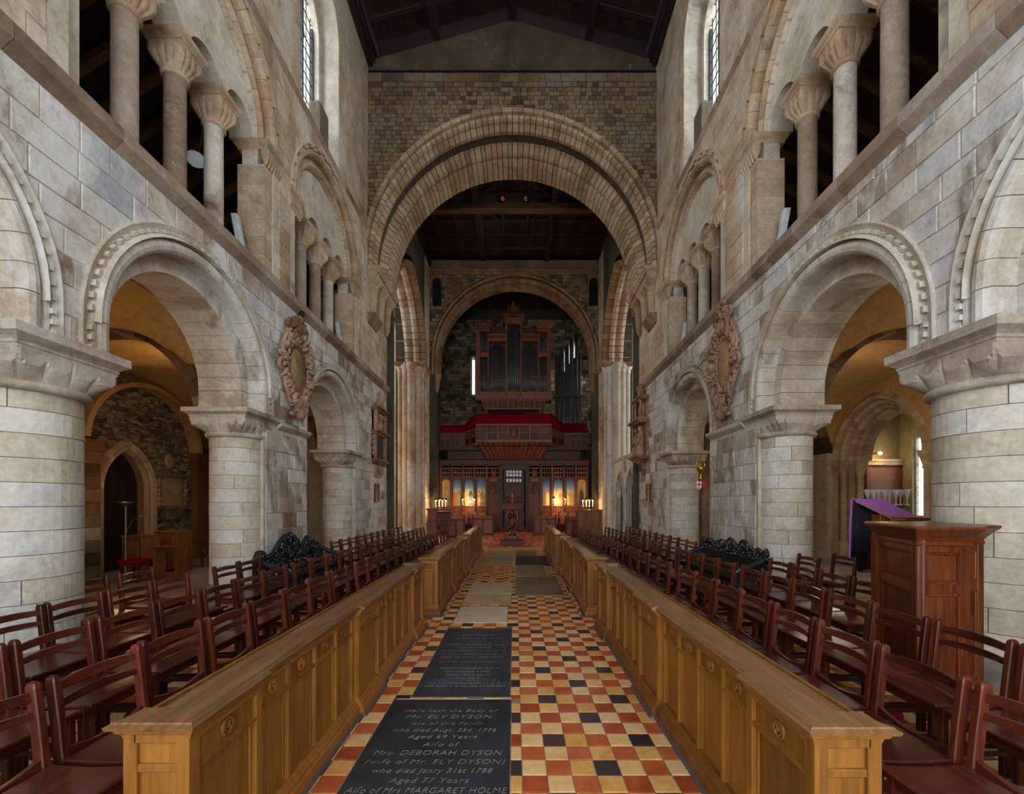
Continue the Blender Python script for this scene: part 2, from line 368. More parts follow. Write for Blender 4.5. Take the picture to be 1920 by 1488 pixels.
def clip(poly, nx, ny, c):
    out = []
    for i in range(len(poly)):
        p, q = poly[i], poly[(i+1) % len(poly)]
        a = p[0]*nx+p[1]*ny-c; b = q[0]*nx+q[1]*ny-c
        if a >= 0: out.append(p)
        if (a >= 0) != (b >= 0):
            t = a/(a-b); out.append((p[0]+t*(q[0]-p[0]), p[1]+t*(q[1]-p[1])))
    return out
def parea(P): return abs(sum(P[i][0]*P[(i+1)%len(P)][1]-P[(i+1)%len(P)][0]*P[i][1] for i in range(len(P))))/2
def inside(e, x, y):
    c, hc, R, hb = e
    return (y >= hc and hypot(x-c, y-hc) < R) or (hb <= y < hc and abs(x-c) < R)
def courses(s0, s1, h0, h1, ch, bw, excl, rg, jit=.35, joint=.012, top=None):
    out = []; h = h0; row = 0
    while h < h1-.02:
        dh = min(ch*(1+jit*.4*(rg.random()-.5)), h1-h)
        if h1-h-dh < ch*.4: dh = h1-h
        s = s0-bw*rg.random()
        while s < s1:
            ds = bw*(1+jit*2*(rg.random()-.5))
            a, b = max(s, s0)+joint/2, min(s+ds, s1)-joint/2
            y0, y1 = h+joint/2, h+dh-joint/2
            if b-a > .03 and y1-y0 > .03:
                P = [(a,y0),(b,y0),(b,y1),(a,y1)]
                if top: P = [(x, min(y, top(x)-joint)) for x, y in P]
                for e in excl:
                    if not P: break
                    cx = sum(p[0] for p in P)/len(P); cy = sum(p[1] for p in P)/len(P)
                    ins = [inside(e, x, y) for x, y in P]+[inside(e, cx, cy)]
                    if all(ins): P = None
                    elif any(ins):
                        if cy >= e[1]:
                            far = max(P, key=lambda p: hypot(p[0]-e[0], p[1]-e[1]))
                            vx, vy = (cx+far[0])/2-e[0], (cy+far[1])/2-e[1]; l = hypot(vx, vy) or 1
                            P = clip(P, vx/l, vy/l, (vx*e[0]+vy*e[1])/l+e[2]+joint/2)
                        else:
                            sg = 1 if cx > e[0] else -1
                            P = clip(P, sg, 0, sg*e[0]+e[2]+joint/2)
                if P and len(P) > 2 and parea(P) > .003: out.append(P)
            s += ds
        h += dh; row += 1
    return out
def inset(P, w):
    cx = sum(p[0] for p in P)/len(P); cy = sum(p[1] for p in P)/len(P); o = []
    for x, y in P:
        l = hypot(x-cx, y-cy) or 1; k = min(.4, w*1.4/l); o.append((x+(cx-x)*k, y+(cy-y)*k))
    return o
def slab_piece(m, P, t, d0=0.0, ch=.007):
    n = len(P); Q = inset(P, ch); dz = rng.uniform(-.35, .35)*t
    V = [(x,y,d0+.01) for x,y in P]+[(x,y,d0-t*.55-dz*.5) for x,y in P]+[(x,y,d0-t-dz) for x,y in Q]
    F = [tuple(range(2*n, 3*n))]
    for i in range(n):
        j = (i+1) % n; F.append((i,j,n+j,n+i)); F.append((n+i,n+j,2*n+j,2*n+i))
    m.add(V, F)
def lay(polys, xf, wall, mat, t, name='stone', limit=300, d0=0.0):
    rec = []
    for P in polys:
        cx = sum(p[0] for p in P)/len(P); cy = sum(p[1] for p in P)/len(P)
        q = xf(cx, cy, d0)
        wgt = parea(P)/max(.5, q[1])**2*(abs(q[0])/max(.5, q[1]) if xf in (WL, WR) else 1) if sees(q) else -1
        rec.append((wgt, P))
    rec.sort(key=lambda r: -r[0])
    rest = MB(xf)
    for k, (wg, P) in enumerate(rec):
        if k < limit and wg > 0:
            m = MB(xf); m.r = rng.random(); slab_piece(m, P, t, d0); m.build(name, mat, wall)
        else:
            rest.r = rng.random(); slab_piece(rest, P, t, d0)
    if rest.f: stuff(rest.build('ashlar', mat, wall))

def swp(m, prof, pt, t0, t1, sub=3):
    rings = []
    for k in range(sub+1):
        t = t0+(t1-t0)*k/sub; rings.append([pt(r, t)+(d,) for r, d in prof])
    m.loft(rings, True, True)
def roundpt(c, hc):
    return lambda r, t: (c+r*cos(t), hc+r*sin(t))
def archring(wall, xf, c, hc, hs, prof, mat, nv, name='voussoir', gap=.006, sub=2, pieces=True, jit=0.0):
    """voussoirs of one order, with plain stilt stones down to the springing hs"""
    r0 = min(p[0] for p in prof); pt = roundpt(c, hc)
    edges = [pi*k/nv for k in range(nv+1)]
    if jit: edges = [edges[0]]+[e+jit*(rng.random()-.5)*pi/nv for e in edges[1:-1]]+[edges[-1]]
    g = gap/r0/2
    tgt = MB(xf)
    def fin(m):
        if pieces: m.build(name, mat, wall)
    for k in range(nv):
        m = MB(xf) if pieces else tgt
        m.r = rng.random(); swp(m, prof, pt, edges[k]+g, edges[k+1]-g, sub); fin(m)
    if hs < hc-.02:
        for sg in (1, -1):
            m = MB(xf) if pieces else tgt
            m.r = rng.random()
            m.loft([[(c+sg*r, h, d) for r, d in prof] for h in (hs+gap, hc-gap)], True, True); fin(m)
    if not pieces: return tgt.build(name, mat, wall)

def scallop(m, cs, cd, R, a, b, z0, z1, lobes=5, n=80, xf=None):
    """cushion capital: circle R at z0 to rectangle a x b at z1 with scalloped shields"""
    rings = []
    for k in range(9):
        t = k/8; ring = []
        for i in range(n):
            p = 2*pi*i/n; cx, cy = cos(p), sin(p)
            q = min(a/max(1e-6, abs(cx)), b/max(1e-6, abs(cy)))
            u = (cy*q/b if a/max(1e-6, abs(cx)) < b/max(1e-6, abs(cy)) else cx*q/a)
            lob = abs(sin(pi*lobes/2*(u+1)))**.5
            e = min(1.0, t*(1.0+1.15*lob)) if t < 1 else 1.0
            r = R+(q-R)*e
            ring.append((cs+r*cx, z0+(z1-z0)*t, cd+r*cy))
        rings.append(ring)
    m.loft(rings, True, True)
def sdlathe(m, prof, cs, cd, n=28, a0=0, a1=2*pi):
    """lathe in (s,h,d) space"""
    full = abs(a1-a0-2*pi) < 1e-6; k = n if full else n+1
    m.loft([[(cs+r*cos(a0+(a1-a0)*i/n), z, cd+r*sin(a0+(a1-a0)*i/n)) for i in range(k)] for r, z in prof], full, full, True)
def sdbox(m, s0, s1, h0, h1, d0, d1):
    m.add([(s0,h0,d0),(s1,h0,d0),(s1,h1,d0),(s0,h1,d0),(s0,h0,d1),(s1,h0,d1),(s1,h1,d1),(s0,h1,d1)],
          [(0,1,2,3),(7,6,5,4),(0,4,5,1),(1,5,6,2),(2,6,7,3),(3,7,4,0)])
def sdmould(m, s0, s1, prof):
    """run of moulding along the wall; prof = (h, d) polygon"""
    m.extr([(s0,h,d) for h, d in prof], [(s1,h,d) for h, d in prof])
def abacus(m, s0, s1, d0, d1, h0, h1, o=.07):
    """moulded slab: hollow chamfer below, upright face above"""
    rr = [(0,h0),(0,h0+.03),(o*.35,h0+(h1-h0)*.32),(o,h0+(h1-h0)*.5),(o,h1)]
    m.loft([[(s0-e,h,d0-e),(s1+e,h,d0-e),(s1+e,h,d1+e),(s0-e,h,d1+e)] for e, h in rr])

T_W = 1.30
T_A = .95   # arcade thickness
END = 15.2
def nave_wall(side):
    xf = WL if side == 'left' else WR
    L = side == 'left'
    bays = [(2.30,3.55,3.2,1.20), (5.93,3.55,3.2,1.20), (10.40,3.30,3.05,1.20)] if L else [(2.22,3.52,3.2,1.19), (5.80,3.48,3.18,1.18), (10.58,3.30,3.05,1.20)]
    c0, c1, c2 = (b[0] for b in bays)
    tri = [(c1-.02,8.10,1.56,.78), (c2-.18,7.90,1.48,.74)]
    cl = [(1.6,1.0), (5.6,1.0), (9.72,1.0)]
    m = MB(xf)
    # arcade
    o1 = [(c, r+.40, hc, hs) for c, hc, hs, r in bays]; o2 = [(c, r+.20, hc, hs) for c, hc, hs, r in bays]
    for k, (c, hc, hs, r) in enumerate(bays):
        a = -2 if k == 0 else (bays[k-1][0]+c)/2; b = END if k == 2 else (c+bays[k+1][0])/2
        arch_wall(m, a, b, hs, 5.55, 0, .24, [o1[k]]); arch_wall(m, a, b, hs, 5.55, .24, T_A, [o2[k]])
    sdbox(m, -2, .6, 0, 3.2, 0, T_A)
    p2a, p2b = c1+1.47, c2-1.40
    sdbox(m, p2a, p2b, 0, 3.2, 0, T_A-.05); sdbox(m, c2+1.42, END, 0, 3.05, 0, T_A-.05)
    # triforium
    t1 = [(c, r, hc, 5.75) for c, hc, r, sp in tri]
    arch_wall(m, -2, END, 5.55, 10.0, 0, .14, [(c, r+.24, hc, 5.75) for c, hc, r, sp in tri])
    arch_wall(m, -2, END, 5.55, 10.0, .14, .42, t1)
    for c, hc, r, sp in tri:
        arch_wall(m, c-2*sp, c+2*sp, hc, 10.0, .22, .62, [(c+(k-1.5)*sp, sp*.43, hc+.06, hc) for k in range(4)], 12)
    # clerestory with a splayed reveal
    arch_wall(m, -2, END, 10.0, 15.4, 0, .45, [(c, r, 13.3, 10.02) for c, r in cl])
    arch_wall(m, -2, END, 10.0, 15.4, .45, T_W-.5, [(c, .86, 13.3, 10.02) for c, r in cl])
    sdbox(m, -2, END, 5.5, 5.56, 0, 5.0)
    W = struct(m.build('wall_'+side, M['mortar'], None))
    # ashlar facing, in three storeys
    rg = random.Random(5 if L else 9)
    ex = [(c, hc, r+.44, hs) for c, hc, hs, r in bays]
    # solid end bays keep their facing, the round pier stands free
    polys = courses(2.75, END, 3.2, 5.5, .275, .47, ex, rg)
    polys += courses(p2a+.06, p2b, 0, 2.95, .285, .42, [], rg)+courses(c2+1.46, END, 0, 3.05, .285, .42, [], rg)
    lay(polys, xf, W, M['ashlar'], .012)
    ext = [(c, hc, r+.43, 5.75) for c, hc, r, sp in tri]
    polys = courses(2.9, END, 5.76, 9.93, .30, .55, ext, rg, .4, .008)
    exc = [(c, 13.3, r+.03, 10.0) for c, r in cl]
    polys += courses(5.0, END, 10.08, 15.3, .33, .62, exc, rg, .4, .008)
    lay(polys, xf, W, M['upper'], .012, 'upper_stone')
    # arcade arches
    for k, (c, hc, hs, r) in enumerate(bays):
        A = MB(xf)
        for j in range(76):
            if j % 2 == 0:
                t0, t1_ = pi*j/76, pi*(j+1)/76; A.r = rng.random()
                swp(A, [(r+.415,-.055),(r+.45,-.06),(r+.46,.0),(r+.415,.0)], roundpt(c, hc), t0, t1_, 1)
        for sg in (1, -1):
            h = hs+.02
            while h < hc-.03:
                A.loft([[(c+sg*q, z, d) for q, d in ((r+.415,-.055),(r+.45,-.06),(r+.46,.0),(r+.415,.0))] for z in (h, h+.05)]); h += .10
            A.loft([[(c+sg*q, z, d) for q, d in ((r+.45,-.012),(r+.47,-.02),(r+.52,-.045),(r+.535,-.04),(r+.535,.0),(r+.45,.0))] for z in (hs, hc)])
        A.r = .5
        swp(A, [(r+.45,-.012),(r+.47,-.02),(r+.52,-.045),(r+.535,-.04),(r+.535,.0),(r+.45,.0)], roundpt(c, hc), -.02, pi+.02, 30)
        swp(A, [(r+.37,-.085),(r+.41,-.05),(r+.41,.0),(r+.37,.0)], roundpt(c, hc), -.02, pi+.02, 30)
        A = A.build('hood_mould', M['soffit'], W)
        archring(A, xf, c, hc, hs, [(r, .22), (r+.21, .22), (r+.21, T_A), (r, T_A)], M['soffit'], 17, 'voussoir', sub=3)
        roll = [(r+.20,.24),(r+.20,.06)]+[(r+.285-.085*cos(a), .035-.085*sin(a)) for a in (0,.5,1.0,1.57,2.1,2.6,3.14)]+[(r+.38,.0),(r+.38,-.03),(r+.41,-.03),(r+.41,.24)]
        archring(A, xf, c, hc, hs, roll, M['soffit'], 19, 'moulded_voussoir', sub=2)
    # round pier
    pc = (bays[0][0]+1.42+bays[1][0]-1.42)/2
    def pier(ps, pd, R, hcap, hs, full, na):
        m = MB(xf); sdlathe(m, [(R-.012,0),(R-.012,hcap)], ps, pd, 32)
        sdlathe(m, [(R+.10,0),(R+.10,.10),(R+.05,.17),(R+.02,.24),(R,.26)], ps, pd, 32)
        P = m.build('pier', M['pier_joint'], W)
        h = .26; row = 0; dh0 = (hcap-.26)/round((hcap-.26)/.225)
        while h < hcap-.05:
            off = rng.random()*6.28
            for q in range(na):
                a0 = off+2*pi*q/na; mm = MB(xf); mm.r = rng.random(); g = .004/R
                rr = R+rng.uniform(-.003,.003)
                k = 10; b0, b1 = a0+g, a0+2*pi/na-g
                mm.loft([[(ps+(rr-.02)*cos(b0+(b1-b0)*i/k), z, pd+(rr-.02)*sin(b0+(b1-b0)*i/k)) for i in range(k+1)]+
                         [(ps+rr*cos(b1-(b1-b0)*i/k), z, pd+rr*sin(b1-(b1-b0)*i/k)) for i in range(k+1)] for z in (h+.0035, h+dh0-.0035)], True, True)
                mm.build('drum_stone', M['pier'], P)
            h += dh0; row += 1
        mm = MB(xf); mm.r = .3
        sdlathe(mm, [(R-.02,hcap-.06),(R+.045,hcap-.05),(R+.065,hcap-.01),(R+.045,hcap+.03),(R,hcap+.05)], ps, pd, 36)
        mm.build('necking', M['cap'], P)
        return P
    def capital(P, ps, pd, R, a, b, h0, h1, h2, lob, dofs=0):
        mm = MB(xf); mm.r = .4; scallop(mm, ps, pd+dofs, R, a, b, h0, h1-.03, lob, 160)
        sdbox(mm, ps-a, ps+a, h1-.031, h1, pd+dofs-b, pd+dofs+b); mm.build('capital', M['cap'], P)
        mm = MB(xf); mm.r = .7; abacus(mm, ps-a-.01, ps+a+.01, pd+dofs-b-.01, pd+dofs+b+.01, h1, h2); mm.build('abacus', M['cap'], P)
    P = pier(pc, .50, .46, 2.74, 3.2, True, 4)
    capital(P, pc, .48, .48, .47, .52, 2.76, 3.05, 3.22, 4)
    # respond shafts against the square piers
    for ps, hh in ((c1+1.47, 3.2), (c2+1.44, 3.05)):
        P = pier(ps, .46, .41, hh-.40, hh, False, 5)
        capital(P, ps-.03, .45, .43, .50, .46, hh-.38, hh-.14, hh, 6)
    # impost along the square pier, and string courses
    m = MB(xf); pr = [(3.02,0),(3.02,-.02),(3.08,-.09),(3.14,-.10),(3.14,0)]
    sdmould(m, c1+1.9, p2b+.02, pr); sdmould(m, c2+1.9, c2+2.25, [(h-.13, d) for h, d in pr]); m.r = .6; m.build('impost', M['cap'], W)
    def string(s0, s1, hb, ht, pj, ln, name):
        s = s0
        while s < s1:
            e = min(s1, s+ln*rng.uniform(.75,1.25)); mm = MB(xf); mm.r = rng.random()
            sdmould(mm, s+.003, e-.003, [(hb,.0),(hb+.04,-pj*.35),(hb+.10,-pj),(ht-.03,-pj),(ht,-pj*.8),(ht,0)])
            mm.build(name, M['trimstone'], W); s = e
    string(2.6, END, 5.50, 5.76, .11, .9, 'string_stone')
    string(5.2, END, 9.95, 10.08, .06, 1.1, 'string_stone')
    # triforium: relieving arch, columns, responds
    for c, hc, r, sp in tri:
        A = MB(xf)
        for j in range(30):
            if j % 2 == 0:
                A.r = rng.random(); swp(A, [(r+.36,-.05),(r+.42,-.05),(r+.42,0),(r+.36,0)], roundpt(c, hc), pi*j/30, pi*(j+1)/30, 1)
        swp(A, [(r+.42,-.045),(r+.45,-.03),(r+.45,0),(r+.42,0)], roundpt(c, hc), 0, pi, 28)
        A = A.build('triforium_hood', M['arch_n'], W)
        archring(A, xf, c, hc, hc, [(r,.30),(r,.12),(r+.05,.06),(r+.10,.08),(r+.14,.14),(r+.22,.14),(r+.22,.30)], M['arch_n'], 19, 'voussoir', sub=2)
        archring(A, xf, c, hc, hc, [(r+.21,.14),(r+.21,.03),(r+.25,-.03),(r+.30,-.04),(r+.34,.0),(r+.36,.0),(r+.36,.14)], M['arch_n'], 21, 'voussoir', sub=2)
        for k in range(3):
            cs = c+(k-1)*sp; cd = .38; b = 5.76; R = .135
            P = MB(xf); P.r = rng.random(); sdlathe(P, [(R,b+.2),(R*.98,hc-.46)], cs, cd, 20)
            P = P.build('column', M['cap' if (k+2*L) % 3 == 1 else 'trimstone'], W)
            m = MB(xf); sdbox(m, cs-.22, cs+.22, b, b+.1, cd-.22, cd+.22)
            sdlathe(m, [(.21,b+.1),(.22,b+.13),(.2,b+.17),(.16,b+.19),(.15,b+.22)], cs, cd, 20); m.build('base', M['cap'], P)
            m = MB(xf); m.r = rng.random(); sdlathe(m, [(R,hc-.5),(R+.035,hc-.48),(R+.03,hc-.45),(R,hc-.43)], cs, cd, 20)
            scallop(m, cs, cd, R+.01, .20, .24, hc-.45, hc-.12, 4, 48); m.build('capital', M['arch_n'], P)
            m = MB(xf); m.r = rng.random(); abacus(m, cs-.21, cs+.21, cd-.25, cd+.25, hc-.12, hc+.01, .04); m.build('abacus', M['arch_n'], P)
        for sg in (-1, 1):
            m = MB(xf); x = c+sg*(r+.23)
            z = 5.77
            while sg > 0 and z < hc-.43:
                z1 = min(hc-.42, z+.31); q = x-.235+rng.uniform(.14,.3); m.r = rng.random()
                sdbox(m, x-.235, q-.004, z, z1-.006, .02+rng.uniform(0,.006), .5); m.r = rng.random(); sdbox(m, q+.004, x+.235, z, z1-.006, .02+rng.uniform(0,.006), .5); z = z1
            for q in range(6):
                xx = x-.2+q*.08; scallop(m, xx, .02, .02, .04, .07, hc-.42, hc-.16, 1, 16)
            abacus(m, x-.24, x+.20, -.03, .5, hc-.16, hc+.0, .05)
            m.r = .4; m.build('respond', M['arch_n'], W)
    # clerestory windows
    for n, (c, r) in enumerate(cl):
        m = MB(xf); d = .62
        for x in (c-.86, c+.82): sdbox(m, x, x+.04, 10.3, 14.1, d-.04, d+.04)
        for x in (c-.3, c+.3): sdbox(m, x-.03, x+.03, 10.3, 14.1, d-.05, d+.05)
        sdbox(m, c-.86, c+.86, 10.02, 10.3, d-.2, d+.3)
        wn = struct(m.build('window_%d' % (n+1+(0 if L else 3)), M['frame'], None))
        m = MB(xf)
        for k in range(13): sdbox(m, c-.86, c+.86, 10.3+k*.3, 10.312+k*.3, d-.01, d+.01)
        for k in range(9): sdbox(m, c-.86+k*.2, c-.852+k*.2, 10.3, 14.2, d-.01, d+.01)
        m.build('lead_bars', M['frame'], wn)
        for k, x in enumerate((c-.83, c-.27, c+.33)):
            m = MB(xf); sdbox(m, x, x+(.5 if k != 1 else .54), 10.3, 14.1, d-.003, d+.003); m.build('pane', M['pane'], wn)
    return W
wallL = nave_wall('left')
wallR = nave_wall('right')
# worn timber stubs on the clerestory sills
for nm, xf, lab in (('L', WL, 'stub of old timber standing in the left clerestory window reveal'), ('R', WR, 'stub of old timber standing in the right clerestory window reveal')):
    m = MB(xf); sdbox(m, 9.95, 10.4, 10.03, 11.15, .12, .42); m.loft([[(9.95,11.15,.12),(10.4,11.15,.12),(10.4,11.15,.42),(9.95,11.15,.42)], [(10.0,11.27,.2),(10.25,11.24,.2),(10.3,11.2,.36),(10.05,11.25,.38)]])
    tag(m.build('timber_stub', M['oldwood'], None, .02), lab, 'timber')

# ------------------------------------------------------------------ floor
FZ = -.005
m = MB(); m.box(-14, 14, -4, 31, -.3, FZ); floor = struct(m.build('floor', M['grout'], None))
S = .1519
SLABS = [  # x0 x1 y0 y1 material label
    (-1.02,-.03,1.30,3.525,'slate','black ledger stone with large cut lettering'),
    (-.885,-.04,3.555,5.5,'slate','black ledger stone with worn small lettering'),
    (-.86,-.11,5.74,6.62,'slab_pale','pale square ledger stone'),
    (-.87,-.06,6.74,7.55,'slab_tan','tan ledger stone, split across its near half'),
    (-.87,-.06,7.565,8.57,'slab_tan','tan ledger stone'),
    (-.80,-.05,11.0,12.6,'slab_tan','far tan ledger stone'),
    (-.80,-.05,12.62,14.3,'slab_tan','farthest tan ledger stone'),
    (.0,.885,7.44,9.3,'slab_brown','large brown ledger stone'),
    (.0,.72,9.33,10.86,'slab_brown','narrow brown ledger stone'),
    (.0,.93,10.92,12.8,'slate','dark ledger stone at the far end of the aisle'),
    (.0,.70,12.85,14.4,'slab_brown','far brown ledger stone')]
slab_obs = []
m = MB(); rg = random.Random(6); x = -1.0
while x < -.04:
    l = rg.uniform(.04,.12); m.r = rg.random(); m.loft([[(x,3.522+rg.uniform(-.006,.003),FZ),(x+l,3.522+rg.uniform(-.006,.003),FZ),(x+l,3.558,FZ),(x,3.558,FZ)], [(x,3.526,-.001),(x+l,3.526,-.001),(x+l,3.556,-.001),(x,3.556,-.001)]]); x += l
stuff(m.build('pale_joint', M['slab_pale'], floor))
for x0,x1,y0,y1,mt,lab in SLABS:
    m = MB(); m.loft([[(x0,y0,FZ-.02),(x1,y0,FZ-.02),(x1,y1,FZ-.02),(x0,y1,FZ-.02)], [(x0+.004,y0+.004,-.004),(x1-.004,y0+.004,-.004),(x1-.004,y1-.004,-.004),(x0+.004,y1-.004,-.004)],
            [(x0+.012,y0+.012,.001),(x1-.012,y0+.012,.001),(x1-.012,y1-.012,.001),(x0+.012,y1-.012,.001)]])
    m.r = rng.random(); o = m.build('ledger_stone', M[mt], floor); o['label'] = lab; slab_obs.append(o)
def tile_mesh(x0, x1, y0, y1, z=0.0, m=None):
    m = m or MB(); e = .0022; b = .005
    hx, hy = (x1-x0)/2-e, (y1-y0)/2-e; cx, cy = (x0+x1)/2, (y0+y1)/2
    m.loft([[(cx-hx,cy-hy,FZ-.01),(cx+hx,cy-hy,FZ-.01),(cx+hx,cy+hy,FZ-.01),(cx-hx,cy+hy,FZ-.01)],
            [(cx-hx,cy-hy,z-.003),(cx+hx,cy-hy,z-.003),(cx+hx,cy+hy,z-.003),(cx-hx,cy+hy,z-.003)],
            [(cx-hx+b,cy-hy+b,z),(cx+hx-b,cy-hy+b,z),(cx+hx-b,cy+hy-b,z),(cx-hx+b,cy+hy-b,z)]]); return m
shared = {}
single = 0
rest = {k: MB() for k in ('tile_red','tile_buff','tile_black')}
for r in range(-3, 140):
    ya = 2.542+r*S; yb = ya+S
    hw0, hw1 = (-1.30, 1.26) if ya < 5.6 else ((-1.25, 1.2) if ya < 15.6 else (-3.5, 3.5))
    for c in range(-24, 25):
        xa = .0426+(c-1)*S; xb = xa+S
        if xb < hw0 or xa > hw1: continue
        k = 'tile_buff' if (c+r) % 2 else ('tile_black' if r % 2 == 0 and (c+r) % 4 == 0 and ya < 13 else 'tile_red')
        a, b, y0, y1 = xa, xb, ya, yb
        for sx0,sx1,sy0,sy1,_,_ in SLABS:
            if a < sx1 and b > sx0 and y0 < sy1 and y1 > sy0:
                opts = [(a,min(b,sx0),y0,y1),(max(a,sx1),b,y0,y1),(a,b,y0,min(y1,sy0)),(a,b,max(y0,sy1),y1)]
                opts = [o for o in opts if o[1]-o[0] > .015 and o[3]-o[2] > .015]
                if not opts: a = b; break
                a, b, y0, y1 = max(opts, key=lambda o: (o[1]-o[0])*(o[3]-o[2]))
        if b-a < .015: continue
        if ya > 15.1: k = 'tile_buff' if rng.random() < .12 else 'tile_red'
        vis = sees(((a+b)/2, (y0+y1)/2, 0)) and abs((a+b)/2) < 1.2
        if vis and single < 300 and ya > 2.2:
            key = (k, round(b-a,3), round(y1-y0,3))
            if key not in shared:
                w_, h_ = (b-a)/2, (y1-y0)/2; tm = tile_mesh(-w_, w_, -h_, h_)
                me = bpy.data.meshes.new('tile'); me.from_pydata(tm.v, [], tm.f); me.materials.append(M[k]); shared[key] = me
            o = put('tile', shared[key], floor, ((a+b)/2, (y0+y1)/2, rng.uniform(-.0012,.0012)))
            o.rotation_euler = (rng.uniform(-.004,.004), rng.uniform(-.004,.004), rng.uniform(-.012,.012)); single += 1
        else:
            rest[k].r = rng.random(); tile_mesh(a, b, y0, y1, rng.uniform(-.001,.001), rest[k])
for sd in (-1, 1):
    for r in range(-8, 84):
        for c in range(21):
            xa = sd*(1.3+c*S) if sd > 0 else -(1.34+(c+1)*S); ya = 2.542+r*S
            k = ('tile_buff' if (c+r) % 2 else ('tile_red' if (c+r) % 4 else 'tile_black'))
            rest[k].r = rng.random(); tile_mesh(xa, xa+S, ya, ya+S, 0, rest[k])
for k in rest: stuff(rest[k].build('tile_field', M[k], floor))
m = MB()
for sd in (-1, 1):
    for i in range(10):
        for j in range(18):
            x = 4.55+i*.72; y = 1.0+j*.9
            m.r = rng.random(); tile_mesh(min(sd*x, sd*(x+.72)), max(sd*x, sd*(x+.72)), y, y+.9, 0, m)
stuff(m.build('flagstones', M['flag'], floor))
# lettering cut into the ledger stones
def text(par, body, x, y, wdt, size, mat, shear=.25, name='inscription_line'):
    cu = bpy.data.curves.new(name, 'FONT'); cu.body = body; cu.size = size; cu.align_x = 'CENTER'; cu.align_y = 'CENTER'
    cu.shear = shear; cu.extrude = .0006; cu.offset = -.0016; cu.space_character = 1.08; cu.resolution_u = 3
    cu.materials.append(mat)
    o = put(name, cu, par, (x, y, .0014)); return o, wdt
TX = []
for body, y, wd, sz in (('Here lieth the Body of',3.324,.736,.062),('M\u02b3. E\u029f\u028f D\u028fs\u1d0f\u0274',3.229,.66,.075),('late of this Pari\u017fh',3.132,.536,.058),
        ('who died Augt. 25d. 1776',3.041,.742,.066),('Aged 69 Years',2.955,.487,.066),('Al\u017fo of',2.86,.247,.066),('M\u02b3s. DEBORAH DYSON',2.766,.848,.075),
        ('(wife of M\u02b3. ELY DYSON)',2.67,.886,.068),('who died Jan\u02b3\u02b8 31st 1788',2.582,.737,.066),('Aged 77 Years',2.491,.473,.066),('Al\u017fo of M\u02b3s MARGARET HOLME',2.404,.93,.07)):
    body = body.replace('E\u029f\u028f D\u028fs\u1d0f\u0274', 'ELY DYSON').replace('\u02b3s', 'rs').replace('\u02b3', 'r').replace('\u02b8', 'y')
    TX.append(text(slab_obs[0], body, -.515, y, wd, sz, M['letter']))
bpy.context.view_layer.update()
for o, wd in TX: o.scale.x = wd/max(.01, o.dimensions.x)
def scribble(par, x0, x1, y, h, mat, rg):
    """one line of lettering worn past reading"""
    m = MB(); x = x0
    while x < x1:
        w_ = rg.uniform(.008,.016)
        if rg.random() > .16:
            m.add([(x,y-h*.5,.0016),(x+.005,y-h*.5,.0016),(x+w_*.6,y+h*.5,.0016),(x+w_*.6-.005,y+h*.5,.0016)], [(0,1,2,3)])
            if rg.random() > .4: m.add([(x,y-.0015,.0017),(x+w_,y-.0015,.0017),(x+w_,y+.0015,.0017),(x,y+.0015,.0017)], [(0,1,2,3)])
        x += w_+.005
    stuff(m.build('worn_lettering', mat, par))
rg = random.Random(3)
for y, hw in ((5.2,.2),(5.08,.3),(4.97,.1),(4.86,.33),(4.76,.2),(4.66,.34),(4.56,.34),(4.47,.34),(4.34,.32),(4.17,.3),(4.09,.22),(4.01,.2),(3.94,.12),(3.89,.32),(3.83,.34),(3.77,.36)):
    scribble(slab_obs[1], -.46-hw, -.46+hw, y, .035, M['letter_dim'], rg)
for k in range(9): scribble(slab_obs[2], -.76, -.2, 6.5-k*.07, .03, M['letter_brown'], rg)

# ------------------------------------------------------------------ crossing: near arch wall (y 12.98..15.2)
def WF(y0): return lambda x, h, d: (x, y0+d, h)
CX, CH, CR = -.0875, 9.13, 4.30
xf = WF(12.95)
def gtop(x): return 16.62-abs(x-CX)*.285
m = MB(xf)
arch_wall(m, -4.75, 4.55, CH, 14.92, 0, 2.25, [(CX, CR+.12, CH, CH)], 40)
arch_wall(m, -4.75, 4.55, 15.0, 16.6, .06, 2.25, [], 8, top=gtop)
for k in range(24):
    a = -4.75+9.3*k/24; b = a+9.3/24
    m.add([(a,15.0,.05),(b,15.0,.05),(b,gtop(b),.05),(a,gtop(a),.05)], [(0,1,2,3)])
wallC = struct(m.build('wall_crossing', M['cross_joint'], None))
rg = random.Random(21)
ex = [(CX, CH, CR+.33, CH)]
polys = courses(-4.62, 4.45, 9.2, 14.45, .135, .20, ex, rg, .35, .014)+courses(-4.62, 4.45, 14.47, 14.62, .15, .24, ex, rg, .3, .014)+courses(-4.62, 4.45, 14.64, 14.90, .26, .62, [], rg, .3, .014)
lay(polys, xf, wallC, M['cross'], .022, 'stone')
m = MB(xf); 
for k in range(40):
    a = -4.62+9.07*k/40; b = a+9.07/40
    m.add([(a,15.02,.045),(b,15.02,.045),(b,gtop(b)-.02,.045),(a,gtop(a)-.02,.045)], [(0,1,2,3)])
g_ = m.build('gable_plaster', M['gable'], wallC)
m = MB(xf); sdbox(m, -4.62, 4.45, 14.92, 15.02, .02, .1); m.build('shadow_gap', M['black'], wallC)  # black strip colours in the shade of the gap
